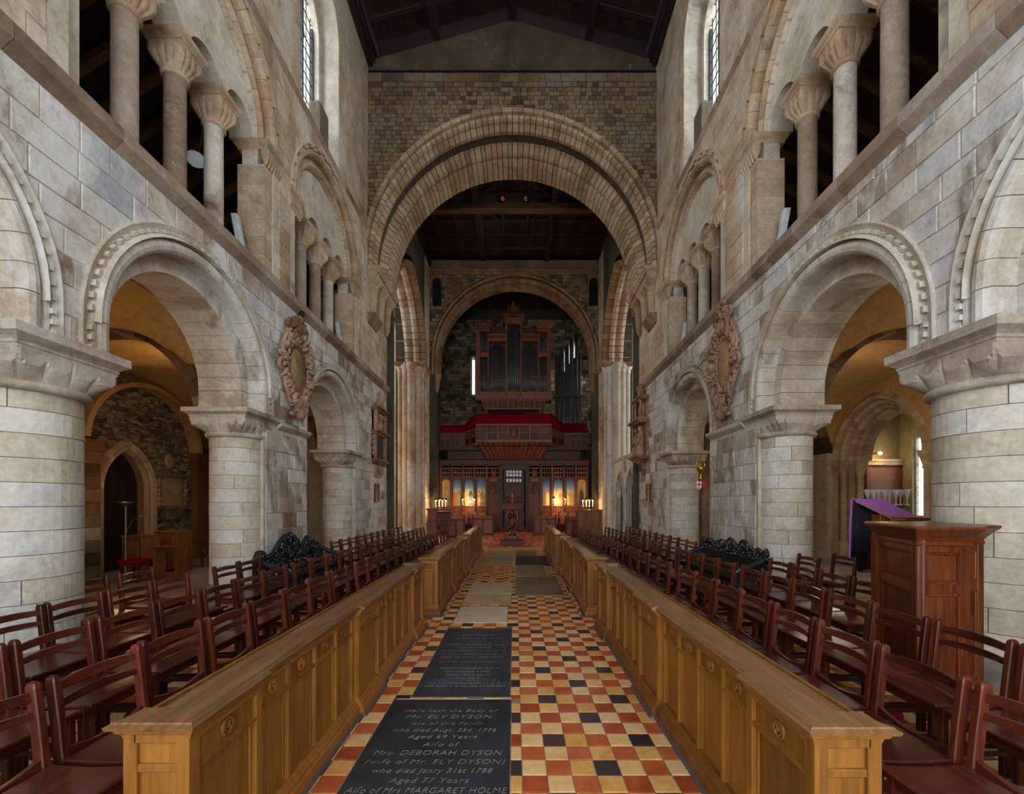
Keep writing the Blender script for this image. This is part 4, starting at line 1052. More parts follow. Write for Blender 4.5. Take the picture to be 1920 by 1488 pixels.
# ------------------------------------------------------------------ oak screens along the aisle
ORD = ['first','second','third','fourth','fifth','sixth','seventh','eighth','ninth','tenth','eleventh','twelfth','thirteenth','fourteenth',
       'fifteenth','sixteenth','seventeenth','eighteenth','nineteenth','twentieth','twenty-first','twenty-second','twenty-third','twenty-fourth','twenty-fifth','twenty-sixth','twenty-seventh','twenty-eighth','twenty-ninth','thirtieth']
SH = .855
def screen(sd, xf_, y0, y1, lab):
    """xf_ = aisle face; the screen lies away from the aisle (towards sd)"""
    t = thing('oak_screen', lab, 'screen', (xf_, y0, 0), 0, 'oak panelled screens along the aisle')
    L = y1-y0; k = L/3.96
    # lengths: projecting end, four panels, projecting middle, four panels, projecting end
    secs = [(0,.45*k,1),(.45*k,1.68*k,4),(1.68*k,2.20*k,1),(2.20*k,3.45*k,4),(3.45*k,L,1)]
    X = lambda d: sd*d    # d = distance away from the aisle face
    def bx(m, d0, d1, a, b, h0, h1): m.box(min(X(d0),X(d1)), max(X(d0),X(d1)), a, b, h0, h1)
    m = MB(); bx(m, .06, .23, .03, L-.03, .05, .80); core = m.build('body', M['oak'], t)
    fr = MB()
    for a, b, n in secs:
        p = .0 if n == 1 else .035
        st = .038 if n > 1 else .05
        w_ = (b-a)/n
        bx(fr, p, .08, a, b, .755, .80)
        for q in range(n+1):
            c = a+q*w_; lo, hi = (c, c+st) if q == 0 else ((c-st, c) if q == n else (c-st*.4, c+st*.4))
            bx(fr, p, .08, lo, hi, .13, .76)
        for q in range(n):
            lo = a+q*w_+(st if q == 0 else st*.4); hi = a+(q+1)*w_-(st if q == n-1 else st*.4)
            m = MB(); m.r = rng.random(); bx(m, p+.026, .085, lo-.002, hi+.002, .13, .64)
            m.build('panel', M['oak'], t)
            m = MB(); m.r = rng.random(); bx(m, p+.018, .085, lo-.002, hi+.002, .65, .757); m.build('frieze', M['oak'], t)
            m = MB(); m.extr([(X(p+.02),lo,.626),(X(p+.0),lo,.634),(X(p-.002),lo,.648),(X(p+.02),lo,.656)], [(X(p+.02),hi,.626),(X(p+.0),hi,.634),(X(p-.002),hi,.648),(X(p+.02),hi,.656)])
            for yy in (lo+.012, hi-.012): m.tube([(X(p+.024),yy,.15),(X(p+.024),yy,.62)], .007, 5)
            m.build('bead', M['oak'], t)
            m = MB(); cy, cz = (lo+hi)/2, .705; R = .034
            m.tube([(X(p+.014), cy+R*cos(i*pi/8), cz+R*sin(i*pi/8)) for i in range(17)], .0075, 6)
            m.tube([(X(p+.010), cy+.020*cos(pi*.15+i*.33)*(1 if i < 6 else -1)*.9, cz+.017-(i*.0032)+.004*sin(i)) for i in range(12)], .0055, 5)
            m.tube([(X(p+.012), cy+.022*cos(a_), cz+.022*sin(a_)) for a_ in [pi*.3+i*.3 for i in range(14)]], .005, 5)
            m.build('carved_boss', M['oak'], t)
    fr.build('frame', M['oak'], t, .003)
    # end faces with one small and one tall panel
    for e, yy, sgn in ((0, 0, -1), (1, L, 1)):
        m = MB()
        def by(m, d0, d1, q0, q1, h0, h1):
            a, b = yy+sgn*q0, yy+sgn*q1; bx(m, d0, d1, min(a,b), max(a,b), h0, h1)
        for d0, d1 in ((-.005,.045),(.19,.24)): by(m, d0, d1, -.045, .012, .12, .80)
        by(m, .04, .2, -.05, .012, .765, .80); by(m, .045, .19, -.05, .008, .655, .685); by(m, .04, .2, -.05, .012, .12, .17)
        m.build('end_frame', M['oak'], t, .003)
        m = MB(); by(m, .04, .2, -.05, -.006, .17, .66); m.build('panel', M['oak'], t)
        m = MB(); by(m, .04, .2, -.05, -.004, .68, .77); m.build('panel', M['oak'], t)
    # plinth, cornice and cap follow the breaks and return across the ends with a mitre
    def run(name, prof, mat, d_back, d_end):
        m = MB(); z0, z1 = prof[0][1], prof[-1][1]
        for a, b, n in secs:
            p = 0 if n == 1 else .035
            A = [(X(d+p), a+(d if a == 0 else (.0 if n > 1 else d*.0)), z) for d, z in prof]+[(X(d_back), a, z1), (X(d_back), a, z0)]
            B = [(X(d+p), b-(d if b == L else 0), z) for d, z in prof]+[(X(d_back), b, z1), (X(d_back), b, z0)]
            m.extr(A, B)
        z1 += .0012
        for yy, sg in ((0,1),(L,-1)):
            A = [(X(d), yy+sg*d, z+.0006) for d, z in prof]+[(X(.0), yy+sg*d_back*.9, z1), (X(.0), yy+sg*d_back*.9, z0)]
            B = [(X(d_end-d), yy+sg*d, z+.0006) for d, z in prof]+[(X(d_end), yy+sg*d_back*.9, z1), (X(d_end), yy+sg*d_back*.9, z0)]
            m.extr(A, B)
        return m.build(name, mat, t)
    run('plinth', [(-.045,.02),(-.045,.075),(-.03,.085),(-.03,.10),(-.018,.108),(-.012,.122),(.0,.135)], M['oak'], .06, .235)
    run('kerb', [(-.065,0),(-.062,.018),(-.045,.022)], M['lead'], .06, .24)
    run('cornice', [(-.008,.782),(-.012,.798),(-.024,.806),(-.028,.82)], M['oak'], .06, .235)
    run('cap', [(-.03,.82),(-.044,.826),(-.048,.84),(-.034,.846),(-.03,.852),(.0,SH)], M['oak_cap'], .085, .235)
    m = MB(); bx(m, .05, .245, .03, L-.03, .80, .822); m.build('shelf', M['oak_cap'], t, .003)
    m = MB(); bx(m, .232, .25, .02, L-.02, .76, .834); m.build('back_edge', M['oak'], t, .004)
    return t
EXT = [(-1.212,1.56,5.52,1.092,1.53,5.50),(-1.125,6.07,9.80,1.05,6.06,9.80),(-1.13,10.30,14.2,1.0,10.35,14.2)]
for k, (xl,a,b,xr,c,d) in enumerate(EXT):
    n = ('nearest','middle','farthest')[k]
    screen(-1, xl, a, b, n+' oak panelled screen along the left side of the tiled aisle')
    screen(1, xr, c, d, n+' oak panelled screen along the right side of the tiled aisle')

# ------------------------------------------------------------------ chairs: seat towards +x, back posts at x = 0
def make_chair():
    t = thing('wooden_chair', '', 'chair'); t['group'] = 'dark red chairs beside the aisle'
    W = .494; hw = W/2
    for sy in (-1, 1):
        y = sy*(hw-.026)
        m = MB(); m.r = .3
        # back post, rounded top, slightly raked
        pr = [(.0,0),(.0,.40),(-.02,.60),(-.045,.80)]
        rings = [[(x-.024,y-.019,z),(x+.024,y-.019,z),(x+.024,y+.019,z),(x-.024,y+.019,z)] for x, z in pr]
        rings += [[(-.047-.022,y-.017,.818),(-.047+.022,y-.017,.818),(-.047+.022,y+.017,.818),(-.047-.022,y+.017,.818)], [(-.048-.012,y-.009,.829),(-.048+.012,y-.009,.829),(-.048+.012,y+.009,.829),(-.048-.012,y+.009,.829)]]
        m.loft(rings); m.build('leg', M['mahog'], t, .005)
        m = MB(); m.loft([[(x-.02,y-.018,z),(x+.02,y-.018,z),(x+.02,y+.018,z),(x-.02,y+.018,z)] for x, z in ((.375,0),(.365,.415))]); m.build('leg', M['mahog'], t, .004)
    def curved(z0, z1, x0, bow, th):
        m = MB(); rings = []
        for i in range(11):
            u = i/5-1; y = u*(hw-.03); b = bow*(1-u*u)
            rings.append([(x0-b,y,z0),(x0-b+th,y,z0),(x0-b+th-.006,y,z1+.012*(1-u*u)),(x0-b-.006,y,z1+.012*(1-u*u))])
        m.loft(rings, True, True, False); return m
    curved(.742,.782,-.045,.035,.018).build('slat', M['mahog_h'], t, .004)
    curved(.662,.694,-.035,.035,.018).build('slat', M['mahog_h'], t, .004)
    m = MB(); rings = []
    for i in range(9):
        u = i/8; z = .437-.012*sin(pi*u); x = .02+u*.41
        rings.append([(x,-hw+.008,z-.022),(x,hw-.008,z-.022),(x,hw-.008,z),(x,-hw+.008,z)])
    m.loft(rings); m.build('seat', M['mahog_h'], t, .006)
    m = MB(); rings = []
    for i in range(9):
        u = i/4-1; y = u*(hw-.04); z = .43+.04*abs(u)**1.6
        rings.append([(-.012,y,.335),(.010,y,.335),(.010,y,z+.012),(-.012,y,z+.012)])
    m.loft(rings); m.build('back_rail', M['mahog_h'], t, .004)
    m = MB()
    for sy in (-1, 1): y = sy*(hw-.028); m.box(.02,.36,y-.011,y+.011,.345,.41); 
    m.box(.352,.374,-hw+.04,hw-.04,.34,.41); m.build('apron', M['mahog_h'], t)
    m = MB(); m.box(-.01,.012,-hw+.04,hw-.04,.20,.235)
    for sy in (-1, 1): y = sy*(hw-.028); m.box(.02,.37,y-.009,y+.009,.17,.20)
    m.box(.36,.378,-hw+.04,hw-.04,.10,.13); m.build('stretcher', M['mahog_h'], t)
    m = MB(); y = -hw+.006
    m.tube([(.365,y,.40),(.372,y-.004,.385),(.36,y-.004,.37),(.372,y-.004,.355),(.365,y,.34)], .005, 5); m.build('link_hook', M['brass'], t)
    return t
chair0 = make_chair(); used = [False]
kneel0 = None
def place_chair(x, y, rz, label):
    if not used[0]:
        used[0] = True; chair0.location = (x,y,0); chair0.rotation_euler = (0,0,rz); chair0['label'] = label; return chair0
    return dup(chair0, (x,y,0), rz, label)
P_ = .510
def row(sd, xpost, ys, rowname, jx=.012):
    side = 'left' if sd < 0 else 'right'
    for k, y in enumerate(ys):
        x = xpost(y) if callable(xpost) else xpost
        place_chair(x+rng.uniform(-jx,jx), y, (0 if sd < 0 else pi)+rng.uniform(-.02,.02),
                    'dark red slat-back chair, %s from near end of %s %s' % (ORD[k], side, rowname))
def lat(y0, n): return [y0+P_*k for k in range(n)]
rowsL = [lat(.695,10)+lat(6.06,8)+lat(10.3,8), lat(1.22,9)+lat(5.95,8)+lat(10.2,8), lat(1.13,8)+[5.6,6.11]+lat(9.05,11)]
rowsR = [lat(.695,10)+lat(6.06,8)+lat(10.3,8), lat(1.22,9)+lat(5.95,8)+lat(10.2,8), lat(4.45,4)+lat(9.0,11)]
nmr = ['row beside the screens','middle row','row nearest the wall']
for k in range(3):
    row(-1, (lambda y, k=k: (-2.17,-2.975,-3.80)[k]-.004*y), rowsL[k], nmr[k])
    row(1, (lambda y, k=k: (2.10,2.945,3.72)[k]+.004*y), rowsR[k], nmr[k])
for y, lab in ((4.55,'near'),(5.15,'far')): place_chair(-4.62, y, 0, 'dark red chair in the left arch beside the round pier, '+lab+' of two')
for x, y, lab in ((4.55,6.55,'beside the pier shaft'),(5.15,6.6,'in front of the black radiator'),(5.45,4.95,'behind the pulpit')):
    place_chair(x, y, pi, 'dark red wooden chair in the right arch '+lab)
# red kneelers
def kneeler(x, y, z, rz, lab):
    m = MB(); m.r = rng.random(); m.loft([[(-.13*s,-.16*s,h),(.13*s,-.16*s,h),(.13*s,.16*s,h),(-.13*s,.16*s,h)] for s, h in ((.92,0),(1,.02),(1,.075),(.9,.095))])
    o = m.build('kneeler', M['kneel'], None, .012, (x,y,z)); o.rotation_euler = (0,0,rz); tag(o, lab, 'kneeler', 'red kneelers on the floor under the chairs')
for sd, nm in ((-1,'left'),(1,'right')):
    for r_, ys in ((0,(1.715,2.735,4.265,5.285,7.08,9.12,11.32,13.36)),(1,(3.26,4.79,7.48,10.71)),(2,(3.17,9.56) if sd < 0 else (4.96,9.51))):
        for k, y in enumerate(ys):
            x = (sd*((2.17,2.975,3.80) if sd < 0 else (2.10,2.945,3.72))[r_])+sd*.004*y-sd*.2
            kneeler(x, y+.0, 0, rng.uniform(-.2,.2), 'red kneeler on the floor, %s along the %s %s' % (ORD[k], nm, nmr[r_]))
# ------------------------------------------------------------------ pulpit on the right
t = thing('pulpit', 'tall reddish wooden panelled pulpit with a moulded cornice before the right round pier', 'pulpit')
PP = [(3.56,4.12),(3.32,3.46),(3.72,3.42)]   # plan: left corner, near corner, right corner
def quad_face(a, b, par, widths, hts):
    a, b = Vector((a[0],a[1],0)), Vector((b[0],b[1],0)); u = (b-a); Lg = u.length; u.normalize(); n = Vector((u.y,-u.x,0))
    def P(s, z, o): q = a+u*s+n*o; return (q.x, q.y, z)
    def slab(m, s0, s1, z0, z1, o0, o1):
        m.extr([P(s0,z0,o0),P(s1,z0,o0),P(s1,z1,o0),P(s0,z1,o0)], [P(s0,z0,o1),P(s1,z0,o1),P(s1,z1,o1),P(s0,z1,o1)])
    m = MB(); slab(m, 0, Lg, 0, 1.34, -.05, -.022); m.build('backing', M['pulpit'], par)
    sw = widths
    m = MB(); m.r = .2
    slab(m, 0, sw, 0, 1.34, -.04, 0); slab(m, Lg-sw, Lg, 0, 1.34, -.04, 0); m.build('stile', M['pulpit'], par, .003)
    for z0, z1 in hts[0]:
        m = MB(); m.r = rng.random(); slab(m, sw, Lg-sw, z0, z1, -.04, -.001); m.build('rail', M['pulpit'], par, .003)
    for z0, z1 in hts[1]:
        m = MB(); m.r = rng.random(); slab(m, sw+.025, Lg-sw-.025, z0+.025, z1-.025, -.03, -.012); m.build('panel', M['pulpit'], par, .006)
        m = MB()
        for (s0,s1,q0,q1) in ((sw,Lg-sw,z0,z0+.018),(sw,Lg-sw,z1-.018,z1),(sw,sw+.018,z0,z1),(Lg-sw-.018,Lg-sw,z0,z1)): slab(m, s0, s1, q0, q1, -.03, -.006)
        m.build('panel_moulding', M['pulpit'], par, .004)
H_ = ([(0,.14),(.90,.98),(1.24,1.34)], [(.14,.90),(.98,1.24)])
quad_face(PP[0], PP[1], t, .075, H_); quad_face(PP[1], PP[2], t, .07, H_)
quad_face((3.80,3.56), (4.02,3.60), t, .05, H_)
m = MB(); m.extr([(3.72,3.44,0),(3.72,3.47,0),(3.80,3.58,0),(3.82,3.56,0)], [(3.72,3.44,1.34),(3.72,3.47,1.34),(3.80,3.58,1.34),(3.82,3.56,1.34)])
m.box(3.99,4.03,3.60,3.86,0,1.34); m.box(3.5,3.98,4.06,4.12,0,1.34); m.build('side', M['pulpit'], t)
m = MB(); m.box(3.45,4.0,3.5,4.1,.02,.12); m.build('floor_step', M['desk'], t)
pl = [(3.56,4.12),(3.32,3.46),(3.72,3.42),(3.80,3.56),(4.02,3.60),(4.04,4.12)]
cx_, cy_ = 3.68, 3.8
rings = []
for o, z in ((.0,1.29),(.012,1.30),(.012,1.315),(.004,1.33),(.02,1.36),(.055,1.40),(.085,1.43),(.09,1.44),(.09,1.455),(.07,1.462)):
    r_ = []
    for x, y in pl:
        l = hypot(x-cx_, y-cy_); k = (l+o*1.25)/l; r_.append((cx_+(x-cx_)*k, cy_+(y-cy_)*k, z))
    rings.append(r_)
m = MB(); m.loft(rings); m.build('cornice', M['pulpit'], t)

# ------------------------------------------------------------------ lectern under a purple cloth, crystal lights behind
t = thing('lectern', 'wooden reading lectern draped with a purple cloth behind the pulpit', 'lectern')
A_, B_q, C_, D_ = (Vector(p) for p in ((4.42,5.44,1.685),(4.76,5.44,1.685),(5.02,5.22,1.47),(4.69,5.22,1.47)))
def sh(pts, th, name, mat):
    m = MB(); m.extr([tuple(Vector(p)) for p in pts], [tuple(Vector(p)-Vector((0,0,th))) for p in pts]); return m.build(name, mat, t)
sh([A_, B_q, C_, D_], .03, 'book_board', M['desk'])
up = Vector((0,0,.010))
sh([A_+up-Vector((.02,-.01,0)), B_q+up+Vector((0,.01,0)), C_*.97+B_q*.03+up, D_*.97+A_*.03+up], .008, 'purple_cloth', M['purple'])
m = MB(); R0 = []; R1 = []
for i in range(13):
    f = i/12; p = A_+(B_q-A_)*f; w_ = .012*sin(i*1.4); R0.append((p.x-.01,p.y+.03,1.68)); R1.append((p.x-.02,p.y+.05+w_,.93))
m.loft([R0, R1], False, False, True); o = m.build('cloth_fall', M['navy'], t); o.modifiers.new('thick','SOLIDIFY').thickness = .008
m = MB(); m.tube([(A_.x-.02,A_.y+.03,1.69),(A_.x-.03,A_.y+.05,1.3),(A_.x-.035,A_.y+.05,.92)], .012, 6); m.build('cloth_edge', M['purple'], t)
m = MB(); m.extr([tuple(D_+Vector((-.02,-.01,-.03))), tuple(C_+Vector((.02,-.01,-.03))), tuple(C_+Vector((.16,-.08,-.01))), tuple(D_+Vector((.10,-.08,-.01)))], [tuple(D_+Vector((-.02,-.01,-.055))), tuple(C_+Vector((.02,-.01,-.055))), tuple(C_+Vector((.16,-.08,-.035))), tuple(D_+Vector((.10,-.08,-.035)))]); m.build('ledge', M['desk'], t)
m = MB(); m.box(4.64,4.80,5.32,5.46,0,1.5); m.box(4.46,4.98,5.2,5.6,0,.1); m.build('post', M['desk'], t, .01)
t = thing('crystal_stand', 'low stand holding a double row of clear glass cups behind the purple lectern', 'candle stand', (5.72,6.45,0))
m = MB(); m.lathe([(.2,0),(.2,.03),(.03,.06),(.025,1.55),(.05,1.58)], 0, 0, 14); m.build('post', M['iron'], t)
m = MB(); m.cb((0,0,1.59), (.62,.14,.02), .2); m.build('tray', M['iron'], t)
for k in range(8):
    x = -.26+.17*(k//2); y = -.04 if k % 2 else .04
    m = MB(); m.lathe([(.03,1.60),(.03,1.61),(.008,1.63),(.008,1.72),(.02,1.74),(.035,1.80),(.05,1.845),(.042,1.845),(.03,1.80),(.005,1.75)], x+.03*(k%2), y, 12); m.build('glass_cup', M['crystal'], t)

# ------------------------------------------------------------------ carved black settles
def scroll(m, c, R, turns, r, flip=1, start=0, n=18, out=0, ax='yz'):
    P = []; rs = []
    for i in range(n+1):
        f = i/n; a = start+flip*turns*2*pi*f; q = R*(1-.82*f)
        d = (q*cos(a), q*sin(a)); P.append((c[0]+out*f, c[1]+d[0], c[2]+d[1]) if ax == 'yz' else (c[0]+d[0], c[1]+out*f, c[2]+d[1])); rs.append(r*(1-.35*f))
    m.tube(P, rs, 6)
def settle(side):
    sd = -1 if side == 'left' else 1; s = -sd
    x0 = -4.02 if sd < 0 else 3.88
    t = thing('carved_settle', ('black carved settle with a high humped back against the left pier' if sd < 0 else 'black carved wooden settle with a scrolled crest rail against the right pier'), 'bench', (x0, 6.4, 0))
    rg = random.Random(4 if sd < 0 else 6)
    Ls = 2.15
    # back
    if sd < 0: top = [(0,.74),(.08,.86),(.18,.86),(.30,.76),(.48,.80),(.66,.96),(.82,1.06),(1.0,1.09),(1.16,1.03),(1.30,.90),(1.40,.84),(1.50,.90),(1.60,.98),(1.72,.96),(1.9,.86),(2.05,.80),(Ls,.74)]
    else: top = [(0,.74),(Ls,.74)]
    A = [(0,0,.40)]+[(0,y,z) for y, z in top]+[(0,Ls,.40)]
    m = MB(); m.extr(A, [(s*.06,y,z) for _,y,z in A]); m.build('back', M['ebony'], t)
    m = MB()
    if sd < 0:
        for k in range(150):
            y = rg.uniform(.05, Ls-.05); hz = next(z0+(z1-z0)*(y-a)/(b-a) for (a,z0),(b,z1) in zip(top, top[1:]) if a <= y <= b)
            z = rg.uniform(.5, hz-.03)
            if rg.random() < .5: scroll(m, (s*.07,y,z), rg.uniform(.04,.09), rg.uniform(.8,1.4), rg.uniform(.012,.02), rg.choice((-1,1)), rg.random()*6, 14, s*.03)
            else: m.ell((s*.07,y,z), (.035,rg.uniform(.02,.05),rg.uniform(.03,.08)), 7, 5)
        for (a,z0),(b,z1) in zip(top, top[1:]): m.tube([(s*.03,a,z0),(s*.03,b,z1)], .04, 8)
        scroll(m, (s*.05,.12,.80), .08, 1.4, .03, 1); scroll(m, (s*.05,1.62,.93), .07, 1.2, .025, -1)
    else:
        for k in range(13):
            y = .06+k*.17; z = .80+.05*sin(k*1.9)+(.06 if 4 < k < 9 else 0)
            scroll(m, (s*.03,y,z), rg.uniform(.07,.105), 1.5, .022, rg.choice((-1,1)), rg.random()*6, 18, s*.03)
            for q in range(11): m.ell((s*.04+rg.uniform(-.02,.03),y+rg.uniform(-.09,.09),.74+rg.uniform(.0,.17)), (.04,.03,.04), 7, 5)
        for y in (.62,1.05): 
            m.ell((s*.03,y,.90), (.05,.13,.12), 12, 7); m.tube([(s*.05, y+.12*cos(a*pi/9), .90+.11*sin(a*pi/9)) for a in range(19)], .022, 6)
        m.tube([(s*.04,0,.735),(s*.04,Ls,.735)], .03, 8)
    m.build('carving', M['ebony'], t)
    if sd > 0:
        for k in range(3):
            m = MB(); a = .06+k*.69; m.box(s*.05 if s > 0 else s*.075, s*.075 if s > 0 else s*.05, a, a+.62, .46, .70); m.build('panel', M['ebony_seat'], t, .01)
    m = MB(); m.box(min(0,s*.52), max(0,s*.52), .02, Ls-.02, .43, .47); m.build('seat', M['ebony_seat'], t, .008)
    m = MB(); x = s*.50; m.box(min(x,x+s*.03), max(x,x+s*.03), .05, Ls-.05, .28, .43); m.build('apron', M['ebony'], t)
    m = MB()
    for k in range(26): scroll(m, (x+s*.03,.1+k*.078,.355), .045, 1.1, .013, 1 if k % 2 else -1, 0, 10)
    m.build('apron_carving', M['ebony'], t)
    for y in (.05, Ls-.05):
        m = MB()
        m.tube([(s*.03,y,.76),(s*.16,y,.70),(s*.30,y,.64),(s*.44,y,.60),(s*.52,y,.55),(s*.50,y,.49)], [.05,.045,.045,.05,.055,.04], 8)
        for k in range(10): m.ell((s*rg.uniform(.05,.45),y+rg.uniform(-.03,.03),rg.uniform(.5,.62)), (.05,.03,.05), 7, 5)
        scroll(m, (s*.5,y,.58), .06, 1.2, .02, 1, 0, 14, 0, 'xz'); m.build('arm', M['ebony'], t)
    for y in (.08, Ls-.08):
        for xx in (.06, .46):
            m = MB(); m.tube([(s*xx,y,.44),(s*(xx+.03),y,.30),(s*(xx-.01),y,.14),(s*(xx+.03),y,.0)], [.05,.06,.035,.05], 8); m.build('leg', M['ebony'], t)
    return t
settle('left'); settle('right')

# ------------------------------------------------------------------ wall monuments
def cartouche(side):
    xf = WL if side == 'left' else WR
    c, h, W, H = (8.42, 4.30, .62, .84) if side == 'left' else (8.38, 4.40, .60, .95)
    t = thing('cartouche_monument', 'carved brown marble cartouche with oval tablet high on the %s wall above the pier' % side, 'monument')
    rg = random.Random(12 if side == 'left' else 15)
    m = MB(xf); a, b = W*.44, H*.52; rings = []
    for q, d in ((1.0,.0),(1.0,-.06),(.9,-.10),(.6,-.125),(.2,-.135)):
        rings.append([(c+a*q*cos(i*pi/14), h+b*q*sin(i*pi/14), d) for i in range(28)])
    m.loft(rings, True, True, True); tab = m.build('tablet', M['tablet'], t)
    m = MB(xf)
    for k in range(15):
        z = h+b*.78-k*b*.105; w_ = a*.8*sqrt(max(.05, 1-((z-h)/b)**2)); x = c-w_
        while x < c+w_:
            l = rg.uniform(.02,.06); dd = -.137+.07*max(abs((x-c)/a), abs((z-h)/b))**2.2; sdbox(m, x, min(x+l, c+w_), z-.006, z+.006, dd-.012, dd+.02); x += l+.018
    stuff(m.build('worn_lettering', M['trimstone'], tab))
    m = MB(xf)
    n = 40
    m.loft([[(c+(a+.02+.03*cos(q))*cos(i*2*pi/n), h+(b+.02+.03*cos(q))*sin(i*2*pi/n), -.07-.035*sin(q)) for q in [j*pi/4 for j in range(8)]] for i in range(n+1)], True, False, True)
    for k in range(40):
        th = k*2*pi/40; m.ell((c+(a+.045)*cos(th), h+(b+.045)*sin(th), -.10), (.022,.022,.03), 6, 4)
    m.build('beaded_rim', M['terra'], t)
    m = MB(xf)
    def sc2(cx, cy, R, tr, r, fl, st):
        P = []; rs = []
        for i in range(17):
            f = i/16; an = st+fl*tr*2*pi*f; q = R*(1-.8*f); P.append((cx+q*cos(an), cy+q*sin(an), -.06-.08*f)); rs.append(r*(1-.3*f))
        m.tube(P, rs, 7)
    for k in range(22):
        th = k*2*pi/22+.1; rx, ry = W*.74, H*.74
        for sgn in (1,): sc2(c+rx*cos(th), h+ry*sin(th), rg.uniform(.08,.14), rg.uniform(.9,1.5), rg.uniform(.022,.034), rg.choice((-1,1)), th+rg.uniform(-1,1))
    for k in range(130):
        th = rg.uniform(0, 2*pi); f = rg.uniform(.62,.98)
        m.ell((c+W*f*cos(th)*(1-.25*max(0,-sin(th))), h+H*f*sin(th), -.05-rg.uniform(0,.06)), (rg.uniform(.02,.05),rg.uniform(.025,.07),rg.uniform(.03,.06)), 7, 5)
    for sg in (-1, 1):
        m.tube([(c+sg*W*.3,h+H*.9,-.08),(c+sg*W*.7,h+H*.72,-.12),(c+sg*W*.92,h+H*.4,-.10),(c+sg*W*.82,h,-.08),(c+sg*W*.78,h-H*.45,-.10),(c+sg*W*.35,h-H*.9,-.08)], [.03,.035,.04,.03,.035,.02], 8)
        m.ell((c+sg*W*.80,h+H*.42,-.13), (.06,.07,.07), 9, 6); sc2(c+sg*W*.95, h-H*.05, .12, 1.3, .045, sg, 0)
    for k in range(84):
        th = rg.uniform(0, 2*pi); f0 = rg.uniform(.60,.80); f1 = f0+rg.uniform(.14,.30); q = rg.uniform(-.22,.22); sx_ = W*(1-.25*max(0,-sin(th))); d0 = -.05-rg.uniform(0,.05)
        m.tube([(c+sx_*f0*cos(th),h+H*f0*sin(th),d0), (c+sx_*(f0*.6+f1*.4)*cos(th+q*.3),h+H*(f0*.6+f1*.4)*sin(th+q*.3),d0-.07), (c+sx_*(f0*.2+f1*.8)*cos(th+q*.7),h+H*(f0*.2+f1*.8)*sin(th+q*.7),d0-.08), (c+sx_*f1*cos(th+q),h+H*f1*sin(th+q),d0-.02)], [.02,.042,.036,.01], 6)
    m.build('scrollwork', M['terra'], t)
    m = MB(xf); hz = h-H-.04
    m.ell((c,hz,-.14), (.11,.13,.12), 12, 8); m.ell((c,hz+.02,-.235), (.03,.03,.04), 8, 5); m.ell((c-.045,hz+.035,-.23), (.025,.02,.03), 6, 4); m.ell((c+.045,hz+.035,-.23), (.025,.02,.03), 6, 4)
    for k in range(9): m.ell((c+.12*cos(k*pi/8), hz+.05+.1*sin(k*pi/8), -.13), (.05,.05,.07), 7, 5)
    for sg in (-1, 1): m.ell((c+sg*.16,hz-.03,-.08), (.12,.06,.05), 8, 5)
    m.build('cherub_head', M['terra'], t)
    m = MB(xf); m.ell((c-.02,h+H*.98,-.10), (.13,.16,.09), 12, 8); [m.tube([(c+.12*cos(a_),h+H*.98+.14*sin(a_),-.10),(c+.2*cos(a_+.2),h+H*.98+.21*sin(a_+.2),-.17),(c+.27*cos(a_+.5),h+H*.98+.26*sin(a_+.5),-.10)], [.02,.04,.012], 6) for a_ in [k*.48 for k in range(13)]]; m.ell((c,h+H*1.2,-.12), (.1,.1,.1), 9, 6)
    for sg in (-1, 1): m.ell((c+sg*.2,h+H*1.05,-.1), (.12,.1,.09), 8, 6); sc2(c+sg*.3, h+H*1.02, .12, 1.2, .045, sg, 1)
    m.build('shield_crest', M['terra'], t)
    if side == 'left':
        m = MB(xf); z = h+H*1.28; m.ell((c+.04,z,-.12), (.07,.08,.07), 9, 6); m.ell((c+.1,z+.1,-.13), (.045,.07,.05), 8, 6); m.ell((c+.15,z+.14,-.14), (.05,.03,.03), 8, 5)
        m.build('dark_bird_crest', M['iron'], t)
    else:
        m = MB(xf)
        for k in range(12): m.ell((c-.1+rg.uniform(-.18,.18), h+H*1.1+rg.uniform(-.2,.2), -.1-rg.uniform(0,.08)), (.07,.08,.07), 7, 5)
        m.build('feathers', M['terra'], t)
cartouche('left'); cartouche('right')
def bust(m, s, h, d, k=1.0):
    m.ell((s,h,d), (.17*k,.2*k,.11), 10, 6); m.ell((s,h+.16*k,d-.02), (.07*k,.1*k,.07), 8, 6); m.ell((s,h+.32*k,d-.03), (.085*k,.11*k,.09), 10, 7); m.ell((s,h+.36*k,d), (.1*k,.1*k,.08), 8, 6)
    m.ell((s,h+.31*k,d-.12), (.02,.03,.02), 6, 4)
# left wall: two busts above a dark tablet
t = thing('bust_monument', 'tall brown marble monument with two busts and dark tablet, far end of left wall', 'monument')
xf = WL; c = 13.9
m = MB(xf); sdbox(m, c-.55, c+.55, 2.98, 4.62, -.06, 0); m.build('back_slab', M['terra'], t)
m = MB(xf)
for h0, h1, o in ((4.58,4.66,.12),(4.66,4.72,.2),(3.82,3.90,.1),(3.90,3.96,.18),(2.96,3.04,.16),(2.90,2.96,.1)): sdbox(m, c-.56-o*.3, c+.56+o*.3, h0, h1, -.06-o, 0)
m.build('cornice', M['terra'], t)
for sg in (-1, 1):
    m = MB(xf); sdbox(m, c+sg*.48-.07, c+sg*.48+.07, 3.04, 3.82, -.12, 0); sdbox(m, c+sg*.48-.07, c+sg*.48+.07, 3.96, 4.58, -.16, 0)
    for k in range(4): m.ell((c+sg*.60,3.2+k*.17,-.08), (.07,.1,.06), 8, 5)
    m.build('pilaster', M['terra'], t)
    m = MB(xf); bust(m, c+sg*.2, 4.10, -.14, .95); m.build('bust', M['terra'], t)
